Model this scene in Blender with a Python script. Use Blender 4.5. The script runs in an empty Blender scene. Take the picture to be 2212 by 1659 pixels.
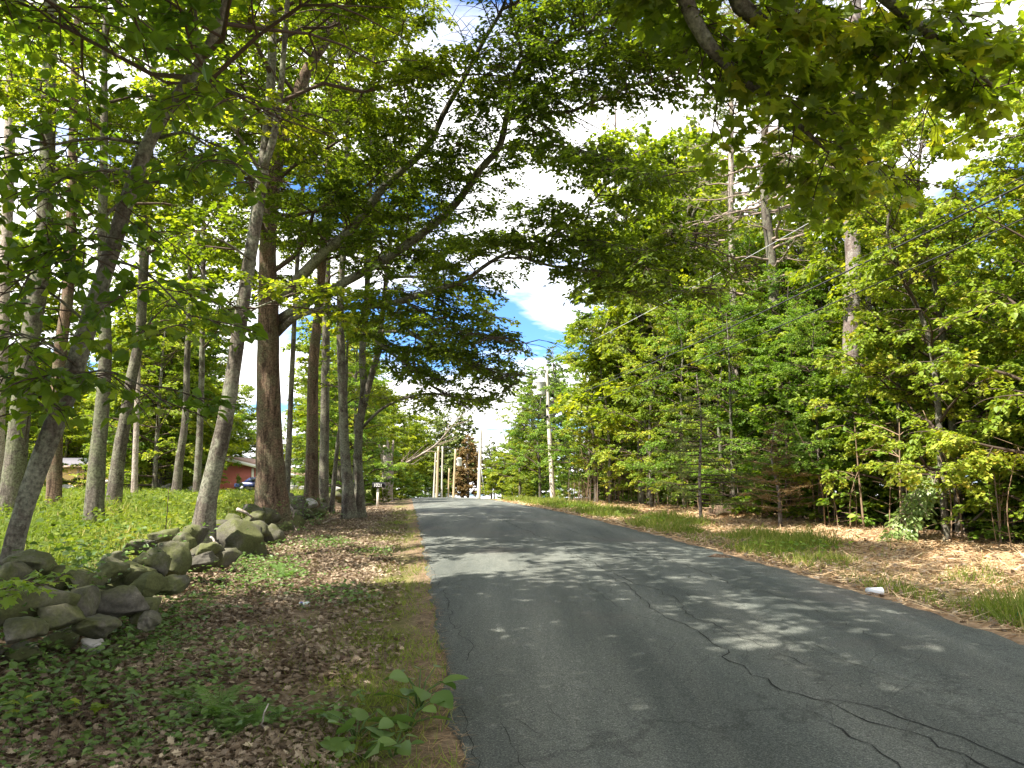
import bpy, math, random
import numpy as np
from math import radians, sin, cos, tan, atan2, pi
random.seed(7); R = np.random.default_rng(7)
sc = bpy.context.scene
COL = sc.collection

# ------------------------------------------------------------------ camera, sky, sun, exposure
CAM = np.array([0.0, 0.0, 1.75]); PITCH = math.atan(0.1266); FPX = 1659.0
camd = bpy.data.cameras.new('camera'); cam = bpy.data.objects.new('camera', camd); COL.objects.link(cam)
cam.location = CAM; cam.rotation_euler = (pi / 2 + PITCH, 0, 0)
camd.sensor_width = 36; camd.lens = 27.0; camd.clip_start = 0.05; camd.clip_end = 3000
sc.camera = cam
SUN_EL = radians(58); SUN_H = np.array([-0.82, -0.572]); SUN_ROT = atan2(SUN_H[0], SUN_H[1])
wd = bpy.data.worlds.new('World'); sc.world = wd; wd.use_nodes = True
nt = wd.node_tree; nt.nodes.clear()
def wn(t, **k):
    n = nt.nodes.new(t)
    for a, b in k.items(): setattr(n, a, b)
    return n
out = wn('ShaderNodeOutputWorld'); bg = wn('ShaderNodeBackground'); bg.inputs['Strength'].default_value = 0.092
sky = wn('ShaderNodeTexSky', sky_type='NISHITA', sun_disc=False, sun_elevation=SUN_EL, sun_rotation=SUN_ROT % (2 * pi))
sky.air_density = 1.0; sky.dust_density = 0.6; sky.ozone_density = 1.5
tc = wn('ShaderNodeTexCoord'); sep = wn('ShaderNodeSeparateXYZ'); add = wn('ShaderNodeMath', operation='ADD'); add.inputs[1].default_value = 0.12
dx = wn('ShaderNodeMath', operation='DIVIDE'); dy = wn('ShaderNodeMath', operation='DIVIDE'); cmb = wn('ShaderNodeCombineXYZ')
nz = wn('ShaderNodeTexNoise'); nz.inputs['Scale'].default_value = 0.9; nz.inputs['Detail'].default_value = 9; nz.inputs['Roughness'].default_value = 0.55; nz.inputs['Distortion'].default_value = 0.3
ramp = wn('ShaderNodeValToRGB'); ramp.color_ramp.elements[0].position = 0.40; ramp.color_ramp.elements[1].position = 0.50
mapn = wn('ShaderNodeMapping'); mapn.inputs['Location'].default_value = (3.04, .8, 0)
mix = wn('ShaderNodeMixRGB'); mix.inputs['Color2'].default_value = (7.3, 7.2, 7.1, 1)
L = nt.links.new
L(tc.outputs['Generated'], sep.inputs[0]); L(sep.outputs['Z'], add.inputs[0])
L(sep.outputs['X'], dx.inputs[0]); L(add.outputs[0], dx.inputs[1]); L(sep.outputs['Y'], dy.inputs[0]); L(add.outputs[0], dy.inputs[1])
L(dx.outputs[0], cmb.inputs['X']); L(dy.outputs[0], cmb.inputs['Y']); L(cmb.outputs[0], mapn.inputs['Vector']); L(mapn.outputs[0], nz.inputs['Vector'])
L(nz.outputs['Fac'], ramp.inputs[0]); L(ramp.outputs[0], mix.inputs['Fac']); tint = wn('ShaderNodeMixRGB', blend_type='MULTIPLY'); tint.inputs['Fac'].default_value = 1; tint.inputs['Color2'].default_value = (.42, .66, 1.0, 1); L(sky.outputs[0], tint.inputs['Color1']); L(tint.outputs[0], mix.inputs['Color1'])
L(mix.outputs[0], bg.inputs['Color']); L(bg.outputs[0], out.inputs['Surface'])
sd = bpy.data.lights.new('sun', 'SUN'); sun = bpy.data.objects.new('sun', sd); COL.objects.link(sun)
sd.energy = 5.0; sd.angle = radians(0.53); sd.color = (1.0, 0.93, 0.82)
sun.rotation_euler = (pi / 2 - SUN_EL, 0, -SUN_ROT + pi)
sun.location = (-20, -10, 40)
vs = sc.view_settings; vs.view_transform = 'Standard'; vs.look = 'None'; vs.gamma = 1; vs.use_curve_mapping = False; vs.exposure = 1.85
cy = sc.cycles; cy.max_bounces = 8; cy.diffuse_bounces = 4; cy.glossy_bounces = 2; cy.transmission_bounces = 4; cy.transparent_max_bounces = 4
cy.caustics_reflective = False; cy.caustics_refractive = False; cy.use_denoising = True; cy.use_adaptive_sampling = True; cy.adaptive_threshold = 0.015
try: cy.denoiser = 'OPENIMAGEDENOISE'; cy.denoising_input_passes = 'RGB_ALBEDO_NORMAL'
except Exception: pass
cy.sample_clamp_indirect = 6

# ------------------------------------------------------------------ picture <-> world helpers (photo measured at 2212 x 1659)
FWD = np.array([0, cos(PITCH), sin(PITCH)]); UP = np.array([0, -sin(PITCH), cos(PITCH)])
def ray(px, py):
    return FWD + np.array([1.0, 0, 0]) * ((px - 1106) / FPX) + UP * ((829.5 - py) / FPX)
def at(px, py, Y):
    d = ray(px, py); return CAM + d * (Y / d[1])
def proj(P):
    p = np.asarray(P) - CAM; dep = p @ FWD; dep = np.where(dep < 0.05, 0.05, dep)
    return 1106 + FPX * p[..., 0] / dep, 829.5 - FPX * (p @ UP) / dep, dep
def sstep(a, b, x):
    t = np.clip((np.asarray(x, float) - a) / (b - a), 0, 1); return t * t * (3 - 2 * t)
_ry = np.array([-40, -20, 0, 4.2, 7, 14.8, 20, 28.6, 40, 54, 70, 100, 150, 300, 900.])
_rz = np.array([-1.8, -.8, 0, .17, .29, .50, .57, .63, .60, .50, .25, -.9, -3., -6, -8.])
def hermite(x, xs, ys):
    x = np.asarray(x, float); m = np.gradient(ys, xs); i = np.clip(np.searchsorted(xs, x) - 1, 0, len(xs) - 2)
    h = xs[i + 1] - xs[i]; t = np.clip((x - xs[i]) / h, 0, 1)
    return (2*t**3 - 3*t**2 + 1) * ys[i] + (t**3 - 2*t**2 + t) * h * m[i] + (-2*t**3 + 3*t**2) * ys[i+1] + (t**3 - t**2) * h * m[i+1]
def zroad(y): return hermite(y, _ry, _rz)
RW = 5.25
def xleft(y): return 0.33 - 0.135 * np.asarray(y, float)
def xright(y): return xleft(y) + RW
def ground(x, y):
    x = np.asarray(x, float); y = np.asarray(y, float)
    u = xleft(y) - x; v = x - xright(y); z = zroad(y)
    fieldz = np.where(y < 24, z, 0.60 - 1.0 * sstep(46, 80, y))
    wl = sstep(3.0, 9, u)
    zl = z * (1 - wl) + fieldz * wl + 0.38 * sstep(3.1, 4.4, u) + 0.012 * np.clip(u - 4, 0, 14) - 0.05 * sstep(0.0, 0.5, u) + 0.03 * np.sin(x * 2.1 + y) * sstep(.3, 2, u)
    zrr = z - 0.05 * sstep(0, .6, v) - 0.08 * sstep(.4, 2.5, v) + 0.12 * sstep(4, 9, v) + 0.03 * np.sin(y * 1.7 + x * .8) * sstep(.5, 2, v)
    zm = z - 0.03
    return np.where(u > 0, zl, np.where(v > 0, zrr, zm))
def gpx(px, py, lift=0.0):
    d = ray(px, py); t = 1.0
    a, b = 0.5, 400.0
    ts = np.concatenate([np.linspace(.5, 40, 800), np.linspace(40.2, 300, 600)])
    pts = CAM + ts[:, None] * d; g = ground(pts[:, 0], pts[:, 1]); k = np.argmax(pts[:, 2] < g)
    t0, t1 = ts[max(k - 1, 0)], ts[k]
    for _ in range(25):
        tm = (t0 + t1) / 2; p = CAM + tm * d
        if p[2] < ground(p[0], p[1]): t1 = tm
        else: t0 = tm
    p = CAM + t1 * d; p[2] += lift; return p
def inpoly(px, py, poly):
    r = np.zeros(px.shape, bool); n = len(poly); j = n - 1
    for i in range(n):
        xi, yi = poly[i]; xj, yj = poly[j]
        c = ((yi > py) != (yj > py)) & (px < (xj - xi) * (py - yi) / ((yj - yi) + 1e-9) + xi)
        r ^= c; j = i
    return r

# ------------------------------------------------------------------ materials
def mat(name, col, rough=.8, spec=.3, metal=0):
    m = bpy.data.materials.new(name); m.use_nodes = True
    b = m.node_tree.nodes['Principled BSDF']
    b.inputs['Base Color'].default_value = (*col, 1); b.inputs['Roughness'].default_value = rough
    b.inputs['Specular IOR Level'].default_value = spec; b.inputs['Metallic'].default_value = metal
    return m, m.node_tree, b
def nodes(nt_, t, **k):
    n = nt_.nodes.new(t)
    for a, b in k.items(): setattr(n, a, b)
    return n
def noise_ramp(nt_, scale, stops, detail=6, rough=.6, vec=None, stretch=None, dist=0):
    tcn = nodes(nt_, 'ShaderNodeTexCoord'); mp = nodes(nt_, 'ShaderNodeMapping')
    nt_.links.new(tcn.outputs['Object'], mp.inputs['Vector'])
    if stretch: mp.inputs['Scale'].default_value = stretch
    n = nodes(nt_, 'ShaderNodeTexNoise'); n.inputs['Scale'].default_value = scale; n.inputs['Detail'].default_value = detail; n.inputs['Roughness'].default_value = rough; n.inputs['Distortion'].default_value = dist
    nt_.links.new(mp.outputs[0], n.inputs['Vector'])
    r = nodes(nt_, 'ShaderNodeValToRGB'); e = r.color_ramp.elements
    e[0].position, e[0].color = stops[0][0], (*stops[0][1], 1); e[1].position, e[1].color = stops[-1][0], (*stops[-1][1], 1)
    for p, c in stops[1:-1]:
        q = e.new(p); q.color = (*c, 1)
    nt_.links.new(n.outputs['Fac'], r.inputs[0])
    return n, r
def bump(nt_, b, src, strength=.4, dist=.02):
    bn = nodes(nt_, 'ShaderNodeBump'); bn.inputs['Strength'].default_value = strength; bn.inputs['Distance'].default_value = dist
    nt_.links.new(src, bn.inputs['Height']); nt_.links.new(bn.outputs[0], b.inputs['Normal'])
def mixc(nt_, fac, a, b_):
    m = nodes(nt_, 'ShaderNodeMixRGB')
    for s, k in ((fac, 'Fac'), (a, 'Color1'), (b_, 'Color2')):
        if hasattr(s, 'type') and not isinstance(s, (tuple, float)): nt_.links.new(s, m.inputs[k])
        elif isinstance(s, tuple): m.inputs[k].default_value = (*s, 1)
        else: m.inputs[k].default_value = s
    return m.outputs[0]
def leafmat(name, stops, trans=.45, tcol=(1.6, 1.5, .7), spec=.25, rough=.5):
    m, t, b = mat(name, (0.08, .12, .02), rough, spec)
    at_ = nodes(t, 'ShaderNodeAttribute', attribute_name='tone')
    r = nodes(t, 'ShaderNodeValToRGB'); e = r.color_ramp.elements
    e[0].position, e[0].color = stops[0][0], (*stops[0][1], 1); e[1].position, e[1].color = stops[-1][0], (*stops[-1][1], 1)
    for p, c in stops[1:-1]:
        q = e.new(p); q.color = (*c, 1)
    t.links.new(at_.outputs['Fac'], r.inputs[0]); t.links.new(r.outputs[0], b.inputs['Base Color'])
    if trans:
        tr = nodes(t, 'ShaderNodeBsdfTranslucent'); mu = nodes(t, 'ShaderNodeMixRGB', blend_type='MULTIPLY'); mu.inputs['Fac'].default_value = 1
        mu.inputs['Color2'].default_value = (*tcol, 1); t.links.new(r.outputs[0], mu.inputs['Color1']); t.links.new(mu.outputs[0], tr.inputs['Color'])
        ms = nodes(t, 'ShaderNodeMixShader'); ms.inputs[0].default_value = trans
        t.links.new(b.outputs[0], ms.inputs[1]); t.links.new(tr.outputs[0], ms.inputs[2]); t.links.new(ms.outputs[0], t.nodes['Material Output'].inputs['Surface'])
    return m
M = {}
M['leaf_maple'] = leafmat('maple leaves', [(0, (.050, .085, .008)), (.5, (.095, .140, .014)), (.85, (.15, .19, .02)), (1, (.20, .21, .03))], .55, (2.7, 2.5, .7))
M['leaf_oak'] = leafmat('oak leaves', [(0, (.045, .075, .012)), (.6, (.080, .120, .016)), (1, (.13, .17, .025))], .52, (2.7, 2.6, .7))
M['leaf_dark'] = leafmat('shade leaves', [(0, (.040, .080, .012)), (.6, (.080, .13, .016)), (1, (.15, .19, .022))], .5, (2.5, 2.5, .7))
M['leaf_bright'] = leafmat('young maple leaves', [(0, (.12, .19, .018)), (.5, (.20, .27, .028)), (.9, (.33, .36, .045)), (1, (.42, .36, .06))], .4, (1.5, 1.5, .6))
M['leaf_green'] = leafmat('edge leaves', [(0, (.07, .14, .02)), (.5, (.14, .23, .03)), (1, (.26, .34, .05))], .4, (1.5, 1.6, .6))
M['leaf_pale'] = leafmat('pale leaves', [(0, (.16, .24, .07)), (1, (.32, .40, .15))], .4, (1.3, 1.4, .8), .5, .35)
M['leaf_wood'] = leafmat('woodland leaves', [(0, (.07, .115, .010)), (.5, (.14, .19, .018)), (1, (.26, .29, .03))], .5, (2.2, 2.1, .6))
M['needle'] = leafmat('conifer needles', [(0, (.07, .10, .045)), (.6, (.11, .15, .07)), (1, (.18, .20, .09))], .3, (1.3, 1.4, .8), .2, .6)
M['needle_dead'] = leafmat('dead needles', [(0, (.10, .075, .03)), (.6, (.19, .135, .06)), (1, (.30, .22, .10))], .3, (1.3, 1.1, .8), .1, .8)
M['needle_pine'] = leafmat('pine needles', [(0, (.08, .12, .03)), (.6, (.13, .17, .045)), (1, (.22, .23, .07))], .3, (1.4, 1.4, .7), .2, .6)
M['grass'] = leafmat('grass', [(0, (.10, .15, .025)), (.6, (.19, .25, .04)), (.9, (.29, .31, .07)), (1, (.40, .34, .15))], .4, (1.4, 1.4, .6), .2, .6)
M['cover'] = leafmat('ground cover', [(0, (.06, .10, .015)), (.5, (.12, .165, .02)), (1, (.22, .25, .035))], .4, (1.5, 1.5, .6), .2, .6)
M['weed'] = leafmat('weed leaves', [(0, (.07, .13, .03)), (1, (.13, .20, .05))], .3, (1.4, 1.6, .7), .35, .45)
M['fern'] = leafmat('fern fronds', [(0, (.07, .14, .03)), (1, (.13, .22, .05))], .35, (1.4, 1.6, .6), .2, .6)
M['litter'] = leafmat('dead leaves', [(0, (.075, .050, .030)), (.4, (.17, .125, .08)), (.8, (.31, .245, .175)), (1, (.46, .38, .26))], .12, (1.2, .9, .6), .3, .6)
M['straw'] = leafmat('straw', [(0, (.25, .15, .08)), (.5, (.46, .32, .18)), (1, (.62, .50, .32))], .15, (1.1, 1, .8), .2, .7)
def barkmat(name, c0, c1, lich, lichamt, vs=7, stretch=(1, 1, .18), depth=.03):
    m, t, b = mat(name, c0, .9, .15)
    n, r = noise_ramp(t, vs, [(.36, c0), (.62, c1)], 8, .65, stretch=stretch, dist=.6)
    n2, r2 = noise_ramp(t, 2.2, [(.5 - lichamt * .2, (0, 0, 0)), (.60 - lichamt * .2, (1, 1, 1))], 7, .7)
    n3, r3 = noise_ramp(t, 26, [(.35, (.40, .39, .38)), (.65, (1.2, 1.2, 1.2))], 5, .65)
    c = mixc(t, r2.outputs[0], r.outputs[0], lich)
    mu = nodes(t, 'ShaderNodeMixRGB', blend_type='MULTIPLY'); mu.inputs['Fac'].default_value = 1
    t.links.new(c, mu.inputs['Color1']); t.links.new(r3.outputs[0], mu.inputs['Color2']); t.links.new(mu.outputs[0], b.inputs['Base Color'])
    bump(t, b, n.outputs['Fac'], .9, depth)
    return m
M['bark_grey'] = barkmat('grey bark', (.060, .050, .040), (.165, .142, .115), (.20, .20, .15), .25)
M['bark_lichen'] = barkmat('lichen bark', (.065, .056, .045), (.17, .15, .125), (.15, .155, .10), .3)
M['bark_brown'] = barkmat('furrowed brown bark', (.055, .036, .024), (.24, .165, .115), (.15, .13, .08), .15, 11, (1, 1, .10), .06)
M['bark_dark'] = barkmat('dark bark', (.055, .047, .038), (.15, .13, .105), (.17, .165, .12), .2)
M['bark_pine'] = barkmat('pine bark', (.12, .09, .075), (.27, .22, .195), (.30, .28, .25), .1, 5, (1, 1, .3))
M['bark_pale'] = barkmat('weathered wood', (.20, .16, .13), (.40, .34, .29), (.44, .39, .34), .1, 9)
M['twig'] = mat('twigs', (.075, .055, .042), .9, .1)[0]
M['dead_twig'] = mat('dead twigs', (.24, .19, .155), .9, .1)[0]
M['brush'] = mat('brush stems', (.22, .155, .10), .9, .1)[0]

def simple(name, col, **k): M[name] = mat(name.replace('_', ' '), col, **k)[0]
simple('white_paint', (.78, .77, .74), rough=.5); simple('black_metal', (.015, .015, .017), rough=.5)
simple('tyre', (.02, .02, .02), rough=.9); simple('car_blue', (.015, .025, .09), rough=.25, spec=.6); simple('dark_glass', (.02, .03, .04), rough=.08, spec=.8)
simple('wire', (.03, .03, .035), rough=.55); simple('wire_bright', (.55, .56, .6), rough=.35); simple('galv', (.48, .50, .52), rough=.45, metal=.3)
simple('transformer_grey', (.62, .63, .62), rough=.45); simple('porcelain', (.65, .62, .55), rough=.2)
simple('can_white', (.62, .70, .66), rough=.3, spec=.6); simple('can_blue', (.10, .10, .28), rough=.3); simple('paper', (.72, .76, .80), rough=.7)
simple('green_plastic', (.03, .30, .13), rough=.3, spec=.5); simple('yellow_plastic', (.75, .42, .04), rough=.5); simple('curtain', (.55, .60, .56), rough=.8); simple('cone', (.09, .055, .035), rough=.9)
# stone
m, t, b = mat('fieldstone', (.2, .2, .18), .92, .2)
n, r = noise_ramp(t, 3.0, [(.3, (.045, .042, .034)), (.5, (.095, .088, .070)), (.7, (.19, .175, .145))], 9, .65)
n2, r2 = noise_ramp(t, 1.3, [(.42, (0, 0, 0)), (.55, (1, 1, 1))], 8, .7)
n3, r3 = noise_ramp(t, 40, [(.3, (.6, .6, .6)), (.7, (1.2, 1.2, 1.2))], 3, .6)
c = mixc(t, r2.outputs[0], r.outputs[0], (.085, .092, .036))
mu = nodes(t, 'ShaderNodeMixRGB', blend_type='MULTIPLY'); mu.inputs['Fac'].default_value = .8
t.links.new(c, mu.inputs['Color1']); t.links.new(r3.outputs[0], mu.inputs['Color2']); t.links.new(mu.outputs[0], b.inputs['Base Color'])
bump(t, b, n.outputs['Fac'], .7, .03); M['stone'] = m
m, t, b = mat('pale stone', (.36, .35, .33), .9, .2)
n, r = noise_ramp(t, 5.0, [(.3, (.24, .23, .21)), (.55, (.40, .385, .36)), (.75, (.50, .48, .45))], 9, .65); t.links.new(r.outputs[0], b.inputs['Base Color']); bump(t, b, n.outputs['Fac'], .6, .02); M['stone_pale'] = m
# asphalt
m, t, b = mat('asphalt', (.06, .06, .06), .88, .25)
n, r = noise_ramp(t, 95, [(.30, (.028, .031, .029)), (.50, (.090, .098, .090)), (.63, (.185, .192, .178)), (.74, (.45, .45, .41))], 4, .8)
n2, r2 = noise_ramp(t, .9, [(.35, (.66, .70, .69)), (.68, (1.32, 1.28, 1.22))], 7, .62, stretch=(1.6, .16, 1))
n4, r4 = noise_ramp(t, .35, [(.56, (0, 0, 0)), (.72, (1, 1, 1))], 8, .6)
c = mixc(t, r4.outputs[0], r.outputs[0], (.14, .115, .105))
c2 = mixc(t, .45, c, r.outputs[0])
mu = nodes(t, 'ShaderNodeMixRGB', blend_type='MULTIPLY'); mu.inputs['Fac'].default_value = 1
t.links.new(c2, mu.inputs['Color1']); t.links.new(r2.outputs[0], mu.inputs['Color2'])
n5, r5 = noise_ramp(t, 38, [(.32, (.72, .73, .72)), (.68, (1.3, 1.3, 1.28))], 6, .75)
mu3 = nodes(t, 'ShaderNodeMixRGB', blend_type='MULTIPLY'); mu3.inputs['Fac'].default_value = 1
t.links.new(mu.outputs[0], mu3.inputs['Color1']); t.links.new(r5.outputs[0], mu3.inputs['Color2']); mu = mu3
sx = nodes(t, 'ShaderNodeSeparateXYZ'); tw = nodes(t, 'ShaderNodeTexCoord'); t.links.new(tw.outputs['Object'], sx.inputs[0])
def mth(op, a, b_):
    q = nodes(t, 'ShaderNodeMath', operation=op)
    for k_, v_ in ((0, a), (1, b_)):
        if isinstance(v_, (int, float)): q.inputs[k_].default_value = v_
        else: t.links.new(v_, q.inputs[k_])
    return q.outputs[0]
lane = mth('SINE', mth('MULTIPLY', mth('ADD', mth('ADD', sx.outputs['X'], mth('MULTIPLY', sx.outputs['Y'], .135)), mth('MULTIPLY', n4.outputs['Fac'], .8)), 2 * pi / 1.30), 0)
lm_ = mth('MULTIPLY_ADD', lane, .10); t.nodes[-1].inputs[2].default_value = 1.0
mu4 = nodes(t, 'ShaderNodeVectorMath', operation='SCALE'); t.links.new(mu.outputs[0], mu4.inputs[0]); t.links.new(lm_, mu4.inputs['Scale']); mu = mu4
# fine map cracking
tcn = nodes(t, 'ShaderNodeTexCoord'); mp = nodes(t, 'ShaderNodeMapping'); mp.inputs['Scale'].default_value = (.75, .28, 1)
wob = nodes(t, 'ShaderNodeTexNoise'); wob.inputs['Scale'].default_value = 2.4; wob.inputs['Detail'].default_value = 5
t.links.new(tcn.outputs['Object'], wob.inputs['Vector'])
mx = nodes(t, 'ShaderNodeMixRGB'); mx.inputs['Fac'].default_value = .55; t.links.new(tcn.outputs['Object'], mx.inputs['Color1']); t.links.new(wob.outputs['Color'], mx.inputs['Color2'])
t.links.new(mx.outputs[0], mp.inputs['Vector'])
vo = nodes(t, 'ShaderNodeTexVoronoi', feature='DISTANCE_TO_EDGE'); vo.inputs['Scale'].default_value = 1.0; t.links.new(mp.outputs[0], vo.inputs['Vector'])
cr = nodes(t, 'ShaderNodeValToRGB'); cr.color_ramp.elements[0].position = .003; cr.color_ramp.elements[0].color = (.72, .72, .72, 1); cr.color_ramp.elements[1].position = .010; cr.color_ramp.elements[1].color = (1, 1, 1, 1)
t.links.new(vo.outputs['Distance'], cr.inputs[0])
mu2 = nodes(t, 'ShaderNodeMixRGB', blend_type='MULTIPLY'); mu2.inputs['Fac'].default_value = 1
t.links.new(mu.outputs[0], mu2.inputs['Color1']); t.links.new(cr.outputs[0], mu2.inputs['Color2'])
t.links.new(mu2.outputs[0], b.inputs['Base Color']); bump(t, b, n.outputs['Fac'], .9, .012); M['asphalt'] = m
simple('crack', (.030, .031, .029), rough=.95, spec=.05); simple('patch', (.15, .115, .105), rough=.95)
# ground: forest soil, field and mulch blended by where they lie
m, t, b = mat('ground', (.1, .08, .05), .95, .1)
tcn = nodes(t, 'ShaderNodeTexCoord'); 
at_ = nodes(t, 'ShaderNodeAttribute', attribute_name='zone'); sp = nodes(t, 'ShaderNodeSeparateXYZ'); t.links.new(at_.outputs['Vector'], sp.inputs[0])
n1, rl = noise_ramp(t, 9, [(.3, (.065, .045, .028)), (.5, (.14, .10, .065)), (.7, (.25, .19, .13))], 9, .7)
n2, rf = noise_ramp(t, 3, [(.35, (.075, .085, .022)), (.65, (.15, .165, .035))], 9, .7)
n3, rm = noise_ramp(t, 14, [(.3, (.27, .165, .095)), (.5, (.46, .31, .18)), (.7, (.60, .45, .30))], 9, .75)
c = mixc(t, sp.outputs['X'], rl.outputs[0], rf.outputs[0]); c = mixc(t, sp.outputs['Y'], c, rm.outputs[0])
t.links.new(c, b.inputs['Base Color']); bump(t, b, n1.outputs['Fac'], .8, .04); M['ground'] = m
# pole wood, house
m, t, b = mat('weathered pole', (.4, .36, .31), .85, .2)
n, r = noise_ramp(t, 14, [(.3, (.42, .38, .32)), (.7, (.66, .61, .53))], 6, .6, stretch=(1, 1, .04)); t.links.new(r.outputs[0], b.inputs['Base Color']); bump(t, b, n.outputs['Fac'], .4, .01); M['pole'] = m
m, t, b = mat('tan pole', (.4, .33, .23), .85, .2)
n, r = noise_ramp(t, 14, [(.3, (.36, .27, .16)), (.7, (.55, .43, .28))], 6, .6, stretch=(1, 1, .04)); t.links.new(r.outputs[0], b.inputs['Base Color']); M['pole_tan'] = m
def clap(name, col, col2, scale=22):
    m, t, b = mat(name, col, .75, .2)
    tcn = nodes(t, 'ShaderNodeTexCoord'); w = nodes(t, 'ShaderNodeTexWave', bands_direction='Z'); w.inputs['Scale'].default_value = scale / 6; w.inputs['Distortion'].default_value = 0
    t.links.new(tcn.outputs['Object'], w.inputs['Vector']); bump(t, b, w.outputs['Fac'], .5, .02)
    n, r = noise_ramp(t, 2, [(.3, col), (.7, col2)], 6); t.links.new(r.outputs[0], b.inputs['Base Color']); return m
M['red_siding'] = clap('red siding', (.36, .105, .095), (.42, .135, .12)); M['yellow_siding'] = clap('yellow siding', (.55, .36, .13), (.68, .47, .19))
m, t, b = mat('shingles', (.1, .1, .11), .9, .2); n, r = noise_ramp(t, 12, [(.3, (.07, .07, .08)), (.7, (.16, .15, .16))], 6, stretch=(1, 1, 4)); t.links.new(r.outputs[0], b.inputs['Base Color']); M['shingle'] = m
m, t, b = mat('brown shingles', (.3, .2, .16), .9, .2); n, r = noise_ramp(t, 12, [(.3, (.24, .15, .11)), (.7, (.38, .26, .20))], 6, stretch=(1, 1, 4)); t.links.new(r.outputs[0], b.inputs['Base Color']); M['shingle_brown'] = m

# ------------------------------------------------------------------ mesh helpers
def raw_mesh(name, V, starts, loops, mats, smooth=True, attrs=None, mi=None):
    me = bpy.data.meshes.new(name)
    me.vertices.add(len(V)); me.vertices.foreach_set('co', np.ascontiguousarray(V, dtype=np.float32).ravel())
    me.loops.add(len(loops)); me.loops.foreach_set('vertex_index', np.ascontiguousarray(loops, dtype=np.int32))
    me.polygons.add(len(starts)); me.polygons.foreach_set('loop_start', np.ascontiguousarray(starts, dtype=np.int32))
    me.polygons.foreach_set('use_smooth', np.full(len(starts), smooth, dtype=bool))
    if mi is not None: me.polygons.foreach_set('material_index', np.ascontiguousarray(mi, dtype=np.int32))
    for m_ in (mats if isinstance(mats, (list, tuple)) else [mats]): me.materials.append(m_)
    if attrs:
        for k, a in attrs.items():
            if a.ndim == 1:
                at2 = me.attributes.new(k, 'FLOAT', 'POINT'); at2.data.foreach_set('value', np.ascontiguousarray(a, dtype=np.float32))
            else:
                at2 = me.attributes.new(k, 'FLOAT_VECTOR', 'POINT'); at2.data.foreach_set('vector', np.ascontiguousarray(a, dtype=np.float32).ravel())
    me.update(calc_edges=True); me.validate(verbose=False)
    return me
def link(name, me, parent=None):
    o = bpy.data.objects.new(name, me); COL.objects.link(o)
    if parent: o.parent = parent
    return o
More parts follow.
